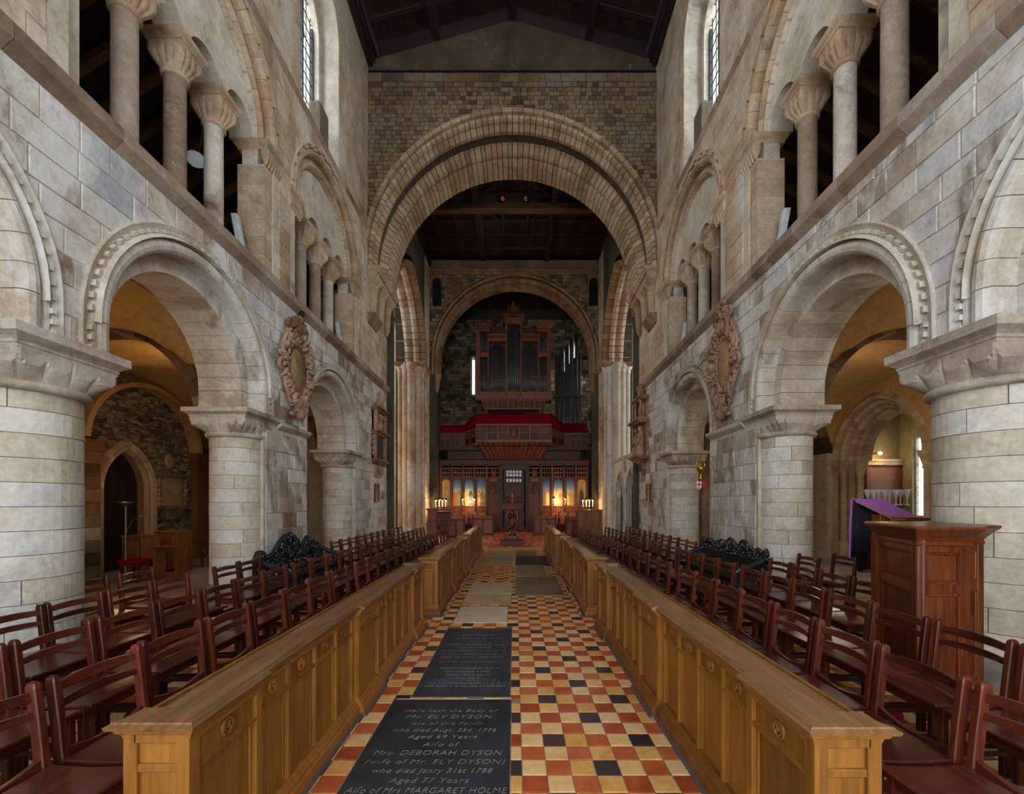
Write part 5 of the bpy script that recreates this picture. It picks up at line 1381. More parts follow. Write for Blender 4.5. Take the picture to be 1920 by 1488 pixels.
m = MB(xf); sdbox(m, c-.38, c+.38, 3.10, 3.78, -.085, -.05); m.build('tablet', M['blacktab'], t)
m = MB(xf); m.ell((c,4.92,-.1), (.16,.2,.1), 10, 7); m.ell((c,5.16,-.08), (.05,.16,.05), 8, 6); m.ell((c-.2,4.84,-.1), (.14,.1,.08), 8, 5); m.ell((c+.2,4.84,-.1), (.14,.1,.08), 8, 5); m.build('urn_crest', M['terra'], t)
m = MB(xf); m.loft([[(c-.42,2.48,0),(c+.42,2.48,0),(c+.36,2.48,-.06),(c-.36,2.48,-.06)], [(c-.46,2.85,0),(c+.46,2.85,0),(c+.42,2.85,-.09),(c-.42,2.85,-.09)]])
m.ell((c,2.68,-.1), (.12,.13,.06), 10, 6); m.ell((c-.25,2.7,-.08), (.12,.06,.04), 8, 5); m.ell((c+.25,2.7,-.08), (.12,.06,.04), 8, 5); m.build('apron', M['terra'], t)
# right wall: columned monument with figures
t = thing('figure_monument', 'brown stone monument with small columns and two draped figures, far end of right wall', 'monument')
xf = WR; c = 14.35
m = MB(xf); sdbox(m, c-.5, c+.5, 3.2, 5.1, -.08, 0); m.build('back_slab', M['terra'], t)
m = MB(xf)
for h0, h1, o in ((4.28,4.34,.28),(4.34,4.42,.36),(4.42,4.46,.3),(3.14,3.2,.34),(3.08,3.14,.26),(5.06,5.12,.2),(5.12,5.18,.26)): sdbox(m, c-.5-o*.3, c+.5+o*.3, h0, h1, -.08-o, 0)
m.build('cornice', M['terra'], t)
for sg in (-1, 1):
    m = MB(xf); sdlathe(m, [(.06,4.46),(.06,4.5),(.045,4.52),(.04,4.98),(.06,5.0),(.06,5.06)], c+sg*.34, -.22, 12); m.build('column', M['terra'], t)
    m = MB(xf); f = c+sg*.25
    m.loft([[(f+r*cos(q*pi/5)*.9, z, -.2+r*sin(q*pi/5)*.8) for q in range(10)] for r, z in ((.17,3.2),(.2,3.3),(.14,3.6),(.12,3.75),(.15,3.9),(.08,4.0),(.05,4.05))], True, True, True)
    m.ell((f,4.12,-.22), (.075,.1,.08), 10, 7); m.tube([(f-.13,3.88,-.22),(f-.16,3.7,-.3),(f-.02,3.62,-.36)], [.05,.045,.035], 7); m.tube([(f+.13,3.88,-.22),(f+.17,3.7,-.28),(f+.06,3.55,-.34)], [.05,.045,.035], 7)
    m.build('draped_figure', M['terra'], t)
m = MB(xf); sdbox(m, c-.2, c+.2, 4.52, 4.98, -.11, -.07); m.ell((c,4.75,-.14), (.13,.18,.06), 10, 6); m.build('relief', M['terra'], t)
m = MB(xf); m.ell((c-.1,5.36,-.15), (.14,.2,.11), 10, 7); m.ell((c-.1,5.58,-.16), (.07,.08,.07), 8, 6); m.tube([(c-.4,5.18,-.15),(c-.2,5.34,-.15),(c+.1,5.38,-.15),(c+.45,5.18,-.15)], .06, 7); m.build('seated_putto', M['terra'], t)
m = MB(xf); m.loft([[(c-.1,2.56,0),(c+.1,2.56,0),(c+.1,2.56,-.06),(c-.1,2.56,-.06)], [(c-.3,2.75,0),(c+.3,2.75,0),(c+.26,2.75,-.14),(c-.26,2.75,-.14)], [(c-.3,2.95,0),(c+.3,2.95,0),(c+.26,2.95,-.16),(c-.26,2.95,-.16)], [(c-.45,3.08,0),(c+.45,3.08,0),(c+.4,3.08,-.3),(c-.4,3.08,-.3)]]); m.build('bracket', M['terra'], t)
m = MB(xf); sdbox(m, c-.16, c+.16, 2.72, 2.94, -.175, -.14); m.build('tablet', M['blacktab'], t)
# number boards
for side, xf, c in (('left', WL, 13.75), ('right', WR, 13.75)):
    t = thing('number_board', 'small red-brown slotted hymn board on the %s wall below the monument' % side, 'board')
    m = MB(xf); sdbox(m, c-.22, c+.22, 1.66, 2.24, -.04, 0); m.build('backboard', M['organ'], t, .005)
    m = MB(xf)
    for k in range(5): sdbox(m, c-.22, c+.22, 1.65+k*.14, 1.68+k*.14, -.065, -.03)
    for x in (c-.22, c+.19): sdbox(m, x, x+.03, 1.65, 2.25, -.065, -.03)
    m.build('frame', M['dark'], t)
# processional staff by the right arch
t = thing('staff', 'dark processional staff with gilt crown head and red cross shield by the right pier', 'staff', (4.04,9.12,0))
m = MB(); m.lathe([(.12,0),(.12,.03),(.03,.06),(.03,.16)], 0, 0, 14); m.build('foot', M['brass'], t)
m = MB(); m.lathe([(.014,.1),(.014,.7),(.022,.71),(.022,.75),(.014,.76),(.014,1.3),(.022,1.31),(.022,1.35),(.014,1.36),(.014,2.2)], 0, 0, 10); m.build('pole', M['iron'], t)
m = MB(); m.lathe([(.02,2.12),(.05,2.16),(.03,2.2),(.02,2.26),(.06,2.32),(.085,2.36),(.09,2.42),(.02,2.44)], 0, 0, 14)
for k in range(6):
    a = k*pi/3; m.tube([(.085*cos(a),.085*sin(a),2.42),(.10*cos(a),.10*sin(a),2.48),(.05*cos(a),.05*sin(a),2.54),(0,0,2.52)], .01, 6)
m.ell((0,0,2.56), (.03,.03,.03), 8, 6); m.cb((0,0,2.62), (.06,.012,.014)); m.cb((0,0,2.62), (.014,.012,.08)); m.build('crown_head', M['gold'], t)
for x, mt, lb in ((-.05,'whitecloth','white shield with a red cross'), (.07,'red','red shield')):
    m = MB(); P = [(x-.055,0,2.10),(x+.055,0,2.10),(x+.055,0,1.99),(x+.03,0,1.94),(x,0,1.91),(x-.03,0,1.94),(x-.055,0,1.99)]
    m.extr([(a,-.035,z) for a,_,z in P], [(a,-.02,z) for a,_,z in P]); o = m.build('shield', M[mt], t); o['label'] = lb
    if mt == 'whitecloth':
        m = MB(); m.box(x-.055,x+.055,-.038,-.034,2.015,2.04); m.box(x-.012,x+.012,-.038,-.034,1.92,2.10); m.build('red_cross', M['red'], o)
# floodlights standing on the gallery sill
for xf, s, lab, bay in ((WL,7.18,'white floodlight batten leaning on the left gallery sill, near bay','a'),(WL,11.45,'white floodlight batten leaning on the left gallery sill, far bay','b'),(WR,7.05,'white floodlight batten leaning on the right gallery sill, near bay','c'),(WR,11.5,'white floodlight batten leaning on the right gallery sill, far bay','d')):
    t = thing('floodlight', lab, 'light')
    m = MB(xf); m.loft([[(s-.05,5.78,.16),(s+.05,5.78,.16),(s+.05,5.78,.26),(s-.05,5.78,.26)], [(s-.09,6.55,.28),(s+.01,6.55,.28),(s+.01,6.55,.38),(s-.09,6.55,.38)]]); m.build('housing', M['white'], t, .006)
    m = MB(xf); sdbox(m, s+.07, s+.11, 5.78, 6.25, .26, .32); m.build('timber_prop', M['tie'], t)
t = thing('dish_light', 'pale dish spotlight hanging in the dark left gallery opening', 'light', (-5.35,7.02,7.35))
m = MB(); m.tube([(0,0,0),(.04,-.06,0)], [.03,.14], 14); m.build('dish', M['white'], t); m = MB(); m.tube([(0,0,0),(-.02,.1,.3),(-.03,.2,.9)], .012, 6); m.build('arm', M['iron'], t)

# ------------------------------------------------------------------ left aisle furniture
t = thing('floor_lamp', 'thin steel uplighter floor lamp with side reading arm in the left aisle', 'lamp', (-8.0,8.6,0))
m = MB(); m.lathe([(.15,0),(.15,.02),(.03,.04)], 0, 0, 18); m.build('base', M['steel'], t)
m = MB(); m.lathe([(.018,.03),(.018,1.58)], 0, 0, 10); m.build('pole', M['steel'], t)
m = MB(); m.lathe([(.03,1.56),(.06,1.60),(.16,1.66),(.155,1.66),(.05,1.61),(.0,1.6)], 0, 0, 18, cap=False); m.build('bowl', M['steel'], t)
m = MB(); m.tube([(0,0,1.0),(.12,-.02,1.22),(.22,-.04,1.33),(.36,-.05,1.36)], .009, 6); m.tube([(.33,-.05,1.36),(.40,-.05,1.33)], [.02,.03], 8); m.build('reading_arm', M['steel'], t)
lamp('uplight', (-8.0,8.6,1.78), 4, WARM, .1)
def desk(name, lab, loc, w_, d_, h_, rz, openfront=False):
    t = thing(name, lab, 'desk', loc, rz)
    m = MB(); m.box(-w_/2-.03,w_/2+.03,-d_/2-.03,d_/2+.03,h_-.03,h_); m.build('top', M['desk'], t, .006)
    for sx in (-1, 1): m = MB(); m.box(sx*w_/2-.02,sx*w_/2+.02,-d_/2,d_/2,0,h_-.03); m.build('side', M['desk'], t, .004)
    if openfront:
        m = MB(); m.box(-w_/2,w_/2,-.02,.02,h_-.14,h_-.03); m.box(-w_/2,w_/2,-.02,.02,.08,.16); m.build('rail', M['desk'], t)
    else:
        m = MB(); m.box(-w_/2,w_/2,-d_/2,-d_/2+.02,.08,h_-.03); m.build('front', M['desk'], t)
        m = MB(); m.box(-w_/2+.04,w_/2-.04,-d_/2-.012,-d_/2,.16,h_-.12); m.build('panel', M['desk'], t, .006)
    return t
desk('prayer_desk', 'brown wooden prayer desk beside the steel floor lamp in the left aisle', (-8.3,9.3,0), .42, .45, .92, -.1)
desk('tall_desk', 'brown wooden desk with a sloping end, middle one of three in the left aisle', (-8.15,10.0,0), .5, .45, .97, -.1)
desk('open_desk', 'open-fronted wooden kneeling desk nearest the left pier in the left aisle', (-7.38,8.95,0), .5, .26, .72, -.1, True)
m = MB(); m.box(-.22,.22,-.2,.2,.38,.46); tag(m.build('seat_cushion', M['velvet'], None, .02, (-7.9,8.72,0)), 'red seat cushion on the stool among the left aisle desks', 'cushion')
t = thing('cushion_stool', 'low dark stool under the red cushion among the left aisle desks', 'stool', (-7.9,8.72,0))
m = MB(); m.box(-.2,.2,-.18,.18,.34,.38); m.build('seat', M['dark'], t)
for sx in (-1,1):
    for sy in (-1,1): m = MB(); m.box(sx*.17-.02,sx*.17+.02,sy*.15-.02,sy*.15+.02,0,.34); m.build('leg', M['dark'], t)
t = thing('aisle_bench', 'dark wooden bench with an open back rail against the left aisle wall', 'bench', (-7.75,10.7,0))
m = MB(); m.box(-.2,.95,.2,.24,.78,.88); m.build('back_rail', M['dark'], t, .005)
m = MB(); m.box(-.2,.95,-.15,.2,.42,.46); m.build('seat', M['dark'], t, .005)
for x in (-.16,.36,.9):
    m = MB(); m.box(x-.02,x+.02,.18,.22,0,.8); m.build('leg', M['dark'], t); m = MB(); m.box(x-.02,x+.02,-.14,-.1,0,.42); m.build('leg', M['dark'], t)
m = MB(); m.tube([(-.2,-.2,.5),(-.05,-.2,.42),(.05,-.2,.25),(.08,-.2,.02)], .02, 6); m.build('scroll_end', M['dark'], t)
t = thing('radiator', 'black cast iron radiator behind the bench in the left aisle', 'radiator', (-7.6,11.15,0))
for k in range(12): m = MB(); m.box(k*.08,k*.08+.06,-.08,.08,.06,.62); m.build('column', M['iron'], t, .015)
m = MB(); m.box(0,.95,-.03,.03,.1,.16); m.box(0,.95,-.03,.03,.5,.56); m.box(.02,.06,-.05,.05,0,.08); m.box(.88,.92,-.05,.05,0,.08); m.build('pipe', M['iron'], t)
t = thing('wall_tablet', 'brown carved wall tablet with flanking scrolls on the rubble wall of the left aisle', 'monument')
m = MB(WL); c, d = 11.35, 4.78; sdbox(m, c-.36, c+.36, 1.55, 2.32, d, d+.1); m.build('tablet', M['tablet'], t)
m = MB(WL)
for h0, h1, o in ((2.32,2.42,.1),(1.46,1.55,.1)): sdbox(m, c-.52-o*.4, c+.52+o*.4, h0, h1, d-o, d+.12)
m.build('cornice', M['terra'], t)
for sg in (-1,1):
    m = MB(WL)
    for k in range(6): m.ell((c+sg*.46+.03*(k%2),1.6+k*.125,d), (.08,.085,.07), 8, 5)
    m.build('side_scroll', M['terra'], t)
m = MB(WL); m.loft([[(c-.3,1.18,d),(c+.3,1.18,d),(c+.3,1.18,d+.1),(c-.3,1.18,d+.1)], [(c-.42,1.46,d-.05),(c+.42,1.46,d-.05),(c+.42,1.46,d+.1),(c-.42,1.46,d+.1)]]); m.build('apron', M['terra'], t)
m = MB(WL); m.ell((c,2.75,d+.05), (.17,.22,.08), 14, 8); tag(m.build('oval_plaque', M['terra'], None), 'small oval plaque on the rubble wall above the carved tablet', 'plaque')
# ------------------------------------------------------------------ right aisle furniture
t = thing('radiator', 'black cast iron radiator low against the right aisle wall', 'radiator', (8.1,9.85,0), .5)
for k in range(10): m = MB(); m.box(k*.075,k*.075+.055,-.07,.07,.05,.42); m.build('column', M['iron'], t, .015)
m = MB(); m.box(0,.73,-.03,.03,.08,.14); m.box(0,.73,-.03,.03,.32,.38); m.box(.02,.05,-.04,.04,0,.06); m.box(.68,.71,-.04,.04,0,.06); m.build('pipe', M['iron'], t)
t = thing('wall_board', 'large brown lettered board with a pale cornice on the chapel end wall', 'board')
m = MB(); m.box(10.55,11.55,12.53,12.6,1.0,2.75); m.build('board', M['boardpanel'], t)
m = MB(); m.box(10.45,11.65,12.45,12.6,2.75,2.85); m.box(10.4,11.7,12.42,12.6,2.85,2.92); m.build('cornice', M['cap'], t)
m = MB(); rg = random.Random(2)
for k in range(26):
    z = 2.62-k*.06; x = 10.65
    while x < 11.45: l = rg.uniform(.03,.1); m.box(x, min(x+l,11.45), 12.527, 12.531, z-.008, z+.008); x += l+.03
stuff(m.build('worn_lettering', M['letter_brown'], t))
m = MB()
for x in (10.5,11.56): m.box(x,x+.05,12.5,12.6,.9,2.75)
m.build('frame', M['desk'], t)
t = thing('spotlight', 'small lit spotlight on the chapel wall above the lettered board', 'light', (10.72,12.3,3.08))
m = MB(); m.ell((0,0,0), (.05,.05,.05), 10, 8); m.build('bulb', M['bulb'], t); m = MB(); m.tube([(-.03,.05,0),(-.22,.25,0)], .03, 8); m.build('bracket', M['brass'], t)
lamp('spot_glow', (10.72,12.15,3.0), 4, WARM, .05)

# ------------------------------------------------------------------ west end: choir screen, gallery, organ
m = MB(); m.box(-9, 9, 27.5, 27.8, 0, 14.5); 
wallO = struct(m.build('wall_organ', M['cross_joint'], None))
m = MB()
for sd in (-1, 1): m.box(sd*5.2-.15, sd*5.2+.15, 22.7, 27.6, 0, 14.5)
m.build('side_wall', M['cross_joint'], wallO); m = MB(); m.box(-6, 6, 22.7, 27.8, 14.3, 14.5); m.build('roof', M['board'], wallO)
rg = random.Random(41)
for sd in (-1, 1):
    xs = (lambda s, h, d: (-5.05-d, s, h)) if sd < 0 else (lambda s, h, d: (5.05+d, s, h))
    lay(courses(22.8, 27.4, 4.0, 13.5, .26, .36, [], rg, .5, .02), xs, wallO, M['cross'], .03, 'stone', 40)
lay(courses(-5.0, 5.0, 5.0, 13.6, .22, .34, [], rg, .6, .02), lambda x,h,d: (x, 27.5+d, h), wallO, M['rubble'], .04, 'stone', 60)
# slit window left of the organ
def endwin(name, x0, x1, z0, z1, lit):
    y = 27.40
    m = MB(); m.box(x0-.12,x0,y-.3,y+.1,z0,z1); m.box(x1,x1+.12,y-.3,y+.1,z0,z1); m.box(x0-.12,x1+.12,y-.3,y+.1,z0-.12,z0)
    xw = WF(y); q = (x0+x1)/2; mm = MB(xw); swp(m if 0 else mm, [((x1-x0)/2,-.3),((x1-x0)/2+.12,-.3),((x1-x0)/2+.12,.1),((x1-x0)/2,.1)], roundpt(q, z1), 0, pi, 10)
    m.v += mm.v; b = len(m.rn); m.f += [[i+b for i in f] for f in mm.f]; m.sm += mm.sm; m.rn += mm.rn
    o = struct(m.build(name, M['upper'], None))
    m = MB(); m.box(x0,x1,y-.02,y,z0,z1); m.build('pane', flat(name+'_glowing_glass', (.85,.92,1,1), .3, emit=(.85,.92,1,1), espow=lit), o)  # pane glows by itself in place of daylight behind it
    m = MB()
    for k in range(int((z1-z0)/.3)): m.box(x0,x1,y-.04,y-.02,z0+k*.3,z0+k*.3+.02)
    m.build('lead_bars', M['frame'], o)
endwin('window_8', -2.80, -2.62, 8.6, 10.9, 1.0)
area('west_fill', (3.7,27.2,10.4), (3.2,24.5,8.5), 1.4, 3.2, 80, DAY)  # area light added to brighten the big pipes, no window there
area('transept_fill', (-11.2,18.2,9.5), (0,21.5,6), 2.0, 4.5, 95, DAY)  # pair of area lights added inside the transepts to brighten the organ end
area('transept_fill', (11.2,18.2,9.5), (0,21.5,6), 2.0, 4.5, 95, DAY)

SY = 23.0
SX = lambda u: .005513*u-4.864
SZ = lambda v: 6.934-.005513*v
t = thing('choir_screen', 'dark carved wooden choir screen with painted panels and a central doorway', 'screen', (0,SY,0))
m = MB(); m.box(SX(140),SX(735),0,.12,0,SZ(620)); m.box(SX(1010),SX(1600),0,.12,0,SZ(620)); m.build('backing', M['dark'], t)
m = MB()
for z0, z1, d in ((SZ(600),SZ(585),.12),(SZ(585),SZ(565),.2),(SZ(565),SZ(550),.26)): m.box(SX(135),SX(1608),-d,.15,z0,z1)
m.build('cornice', M['dark'], t)
m = MB()
for k in range(60): x = SX(140)+k*.135; m.ell((x,-.2,SZ(545)), (.05,.05,.06), 6, 4)
m.build('cresting', M['dark'], t)
ed = [140,250,365,480,600,735,1010,1140,1250,1368,1485,1600]
for u in ed:
    m = MB(); m.r = rng.random(); x = SX(u); m.box(x-.045,x+.045,-.12,.02,0,SZ(600)); m.ell((x,-.1,SZ(598)), (.07,.06,.08), 8, 5); m.build('post', M['dark'], t)
for k, (a, b) in enumerate(zip(ed, ed[1:])):
    if a == 735: continue
    x0, x1 = SX(a)+.05, SX(b)-.05; n = 4 if k not in (4, 6) else 3
    # tracery: two tiers of small lights
    m = MB()
    for q in range(n+1): xx = x0+(x1-x0)*q/n; m.box(xx-.014,xx+.014,-.08,0,SZ(712),SZ(620))
    for z in (SZ(712),SZ(668),SZ(622)): m.box(x0,x1,-.08,0,z-.018,z+.018)
    for q in range(n):
        xc = x0+(x1-x0)*(q+.5)/n; r_ = (x1-x0)/n/2-.012
        for zz in (SZ(672), SZ(628)): m.tube([(xc+r_*cos(i*pi/6),-.05,zz-r_*.9+r_*sin(i*pi/6)) for i in range(7)], .012, 5)
    m.build('tracery', M['organ'], t)
    m = MB(); m.box(x0,x1,-.005,0,SZ(712),SZ(622)); m.build('dark_lights', M['black'], t)
    z0, z1 = SZ(1000), SZ(735)
    if k in (4, 6):
        xc = (x0+x1)/2
        m = MB(); m.box(x0,x1,-.09,0,0,SZ(880)); m.build('pedestal', M['dark'], t)
        m = MB(); m.loft([[(xc+r_*cos(q*pi/5),-.16+r_*.7*sin(q*pi/5),z) for q in range(10)] for r_, z in ((.12,SZ(872)),(.13,SZ(850)),(.09,SZ(820)),(.11,SZ(800)),(.05,SZ(790)))], True, True, True); m.ell((xc,-.17,SZ(779)), (.06,.06,.075), 8, 6)
        m.build('statuette', M['dark'], t)
        m = MB(); m.loft([[(xc-r_,-.2*r_/.2,z),(xc+r_,-.2*r_/.2,z),(xc+r_,.0,z),(xc-r_,.0,z)] for r_, z in ((.2,SZ(760)),(.22,SZ(730)),(.1,SZ(690)),(.02,SZ(640)))]); m.build('canopy', M['organ'], t)
        continue
    # arched frame
    xc = (x0+x1)/2; r_ = (x1-x0)/2-.03; end = k in (0, 10)
    m = MB(); m.box(x0,x0+.04,-.07,0,z0-.03,z1); m.box(x1-.04,x1,-.07,0,z0-.03,z1); m.box(x0,x1,-.09,0,z0-.06,z0)
    for i in range(8):
        a0, a1 = pi*i/8, pi*(i+1)/8; zc = z1-r_
        m.extr([(xc+r_*cos(a0),-.07,zc+r_*sin(a0)),(xc+r_*cos(a1),-.07,zc+r_*sin(a1)),(xc+r_*cos(a1)*1.0,-.07,z1+.06),(xc+r_*cos(a0),-.07,z1+.06)],
               [(xc+r_*cos(a0),0,zc+r_*sin(a0)),(xc+r_*cos(a1),0,zc+r_*sin(a1)),(xc+r_*cos(a1),0,z1+.06),(xc+r_*cos(a0),0,z1+.06)])
    m.build('panel_frame', M['dark'], t)
    # painted panel: ground, standing robed figures
    m = MB(); m.box(x0+.03,x1-.03,-.02,-.005,z0,z1)
    mt = M.get('paint_sky') if not end else M.get('paint_gold')
    p = m.build('painting', mt or M['gold'], t)
    rg = random.Random(50+k)
    cols = ['#7d6a3c','#8c4a35','#46586a','#b39a63','#5c6b46','#9c8456']
    for q in range(1 if end else 2):
        fx = xc+(0 if end else (-.12+q*.22)+rg.uniform(-.03,.03)); fh = (1.02 if end else rg.uniform(.78,.98)); fy = -.024-.004*q
        m = MB(); hw_ = .14
        O = [(-1,0),(-.8,.45),(-.9,.62),(-.55,.80),(-.25,.84),(.25,.84),(.55,.80),(.9,.60),(.75,.4),(1,0)]
        m.extr([(fx+a*hw_,fy,z0+.03+b*fh) for a, b in O], [(fx+a*hw_,fy+.004,z0+.03+b*fh) for a, b in O])
        m.build('painted_robe', flat('paint_robe_%d_%d' % (k, q), rgb(rg.choice(cols)), .6, var=.3), p)
        m = MB(); m.extr([(fx+.055*cos(i*pi/6),fy-.001,z0+.03+fh*.92+.065*sin(i*pi/6)) for i in range(12)], [(fx+.055*cos(i*pi/6),fy+.003,z0+.03+fh*.92+.065*sin(i*pi/6)) for i in range(12)])
        m.build('painted_head', M['paint_face'], p)
    for d in ():
        pass
# dado below the paintings
m = MB()
for k in range(24):
    x = SX(150)+k*.13
    for X0 in (x, -x-.1): m.box(X0,X0+.11,-.06,0,.1,SZ(1010)-.02)
m.build('dado_panels', M['dark'], t)
# doorway in the middle
m = MB(); x0, x1 = SX(735), SX(1010)
for x, w_ in ((x0+.06,.16),(x1-.06,.16),(SX(775),.06),(SX(965),.06)): m.box(x-w_/2,x+w_/2,-.16,.1,0,SZ(605))
m.box(x0,x1,-.2,.1,SZ(640),SZ(600)); m.build('door_case', M['dark'], t)
m = MB(); m.box(SX(770),SX(970),.10,.14,0,SZ(630)); m.build('door_leaf', M['dark'], t)
m = MB()
for k in range(6): x = SX(790)+k*(SX(950)-SX(790))/5; m.box(x-.016,x+.016,.04,.1,SZ(950),SZ(640))
for v in (640,675,710,725,765,775,855,880,905,930,950): m.box(SX(790)-.02,SX(950)+.02,.04,.1,SZ(v)-.014,SZ(v)+.014)
m.build('glazing_bars', M['organ'], t)
m = MB()
for i in range(5):
    for j in range(3): x = SX(790)+i*(SX(950)-SX(790))/5; m.box(x+.025,x+.15,.08,.095,SZ(705-j*0)+j*0-(.0)+j*.0,SZ(680)) if j == 0 else m.box(x+.025,x+.15,.08,.095,SZ(672 if j == 1 else 760),SZ(645 if j == 1 else 730))
m.build('glass', flat('leaded_glass', rgb('#6f7b86'), .15, spec=.8), t)
for sx in (-1, 1):
    m = MB(); x = SX(872)+sx*.42; m.box(x-.14,x+.14,-.05,.1,.05,SZ(1070)); m.build('gate_leaf', M['dark'], t, .01)
m = MB()
for k in range(9): m.box(SX(725)+k*.18,SX(725)+k*.18+.03,-.24,-.2,SZ(945),SZ(905))
m.box(SX(722),SX(1018),-.25,-.18,SZ(908),SZ(900)); m.box(SX(722),SX(1018),-.25,-.18,SZ(950),SZ(940)); m.build('balcony_rail', M['dark'], t)

# singing gallery in front of the organ
t = thing('organ_gallery', 'dark panelled singing gallery with a projecting central bay above the choir screen', 'gallery', (0,SY,0))
gx = [(SX(120),.35),(SX(375),.35),(SX(505),-.75),(SX(1232),-.75),(SX(1380),.35),(SX(1610),.35)]
def gpanel(a, b, zt, zb, n, name):
    (xa,ya),(xb,yb) = a, b; u = Vector((xb-xa,yb-ya,0)); Lg = u.length; u.normalize(); nn = Vector((u.y,-u.x,0))
    def P(s, z, o): return (xa+u.x*s+nn.x*o, ya+u.y*s+nn.y*o, z)
    def sl(m, s0, s1, z0, z1, o0, o1): m.extr([P(s0,z0,o0),P(s1,z0,o0),P(s1,z1,o0),P(s0,z1,o0)], [P(s0,z0,o1),P(s1,z0,o1),P(s1,z1,o1),P(s0,z1,o1)])
    m = MB(); sl(m, 0, Lg, zb, zt, -.08, -.03); m.build('backing', M['dark'], t)
    m = MB(); sl(m, -.02, Lg+.02, zt-.05, zt+.02, -.08, .05); sl(m, -.02, Lg+.02, zb-.06, zb+.05, -.08, .04); sl(m, 0, Lg, (zt+zb)/2-.02, (zt+zb)/2+.02, -.04, .01); m.build('rail', M['organ'], t)
    for k in range(n+1):
        m = MB(); s = Lg*k/n; sl(m, max(0,s-.035), min(Lg,s+.035), zb, zt, -.05, .02); m.build('muntin', M['organ'], t)
    for k in range(n):
        a_, b_ = Lg*k/n+.05, Lg*(k+1)/n-.05; zm = (zt+zb)/2
        m = MB(); m.r = rng.random(); sl(m, a_, b_, zb+.06, zm-.03, -.035, -.018); m.build('panel', M['dark'], t, .006)
        m = MB(); q = 4 if b_-a_ > .35 else 3
        for i in range(1, q): s = a_+(b_-a_)*i/q; sl(m, s-.012, s+.012, zm+.02, zt-.05, -.03, .0)
        sl(m, a_, b_, zm+.17, zm+.195, -.03, .0); m.build('tracery', M['organ'], t)
        m = MB(); sl(m, a_, b_, zm+.03, zt-.06, -.029, -.026); m.build('pale_lights', M['gable'], t)
zt, zb = SZ(212), SZ(372)
gpanel(gx[2], gx[3], zt, zb, 7, 'centre'); gpanel(gx[0], gx[1], SZ(268), SZ(405), 5, 'l'); gpanel(gx[1], gx[2], SZ(255), SZ(398), 2, 'l2'); gpanel(gx[3], gx[4], SZ(255), SZ(398), 2, 'r2'); gpanel(gx[4], gx[5], SZ(268), SZ(405), 4, 'r')
m = MB(); xc = (gx[2][0]+gx[3][0])/2; m.ell((xc,-.80,(zt+zb)/2), (.18,.06,.28), 12, 8)
for k in range(7): m.ell((xc+.2*cos(k*pi/6),-.80,(zt+zb)/2+.1+.2*sin(k*pi/6)), (.05,.04,.05), 6, 4)
m.build('carved_shield', M['organ'], t)
# coved underside with ribs
cov = [(zb-.06,-.72,gx[2][0],gx[3][0]),(SZ(410),-.66,SX(525),SX(1215)),(SZ(460),-.5,SX(555),SX(1180)),(SZ(500),-.32,SX(590),SX(1150)),(SZ(548),-.2,SX(600),SX(1140))]
m = MB(); m.loft([[(a,y,z),(b,y,z),(b,.1,z),(a,.1,z)] for z,y,a,b in cov]); m.build('cove', M['organ'], t)
for k in range(15):
    f = k/14; m = MB(); m.tube([(a+(b-a)*f,y-.02,z) for z,y,a,b in cov], .028, 6); m.build('cove_rib', M['dark'], t)
m = MB()
for k in range(28): f = (k+.5)/28; m.ell((cov[1][2]+(cov[1][3]-cov[1][2])*f,-.70,SZ(418)), (.05,.03,.06), 6, 4)
m.build('cusping', M['dark'], t)
m = MB(); m.box(SX(120),SX(1612),-.1,.9,SZ(410)-.2,SZ(405)); m.build('floor', M['dark'], t)
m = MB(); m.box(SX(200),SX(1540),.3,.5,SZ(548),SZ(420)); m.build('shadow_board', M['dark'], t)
# red curtain along the gallery front
t = thing('red_curtain', 'gathered dark red velvet curtain along the gallery rail below the organ', 'curtain')
for (a, b, z1, z0) in (((gx[0][0],gx[0][1]),gx[1],SZ(185),SZ(262)), (gx[1],gx[2],SZ(150),SZ(250)), (gx[2],gx[3],SZ(112),SZ(208)), (gx[3],gx[4],SZ(150),SZ(250)), (gx[4],gx[5],SZ(165),SZ(258))):
    m = MB(); n = int(hypot(b[0]-a[0], b[1]-a[1])/.03); R0 = []; R1 = []
    for i in range(n+1):
        f = i/n; w_ = .022*sin(i*1.25)+.008*sin(i*.37); x, y = a[0]+(b[0]-a[0])*f, SY+a[1]+(b[1]-a[1])*f-.02
        zz = z1 if not (a == gx[1] or a == gx[3]) else (SZ(178)+(SZ(112)-SZ(178))*(f if a == gx[1] else 1-f))
        R0.append((x,y+w_*.5,zz)); R1.append((x,y+w_-.03,z0))
    m.loft([R0, [((p[0]+q[0])/2,(p[1]+q[1])/2-.01,(p[2]+q[2])/2) for p, q in zip(R0,R1)], R1], False, False, True); o = m.build('curtain_panel', M['velvet'], t)
    o.modifiers.new('thick', 'SOLIDIFY').thickness = .012

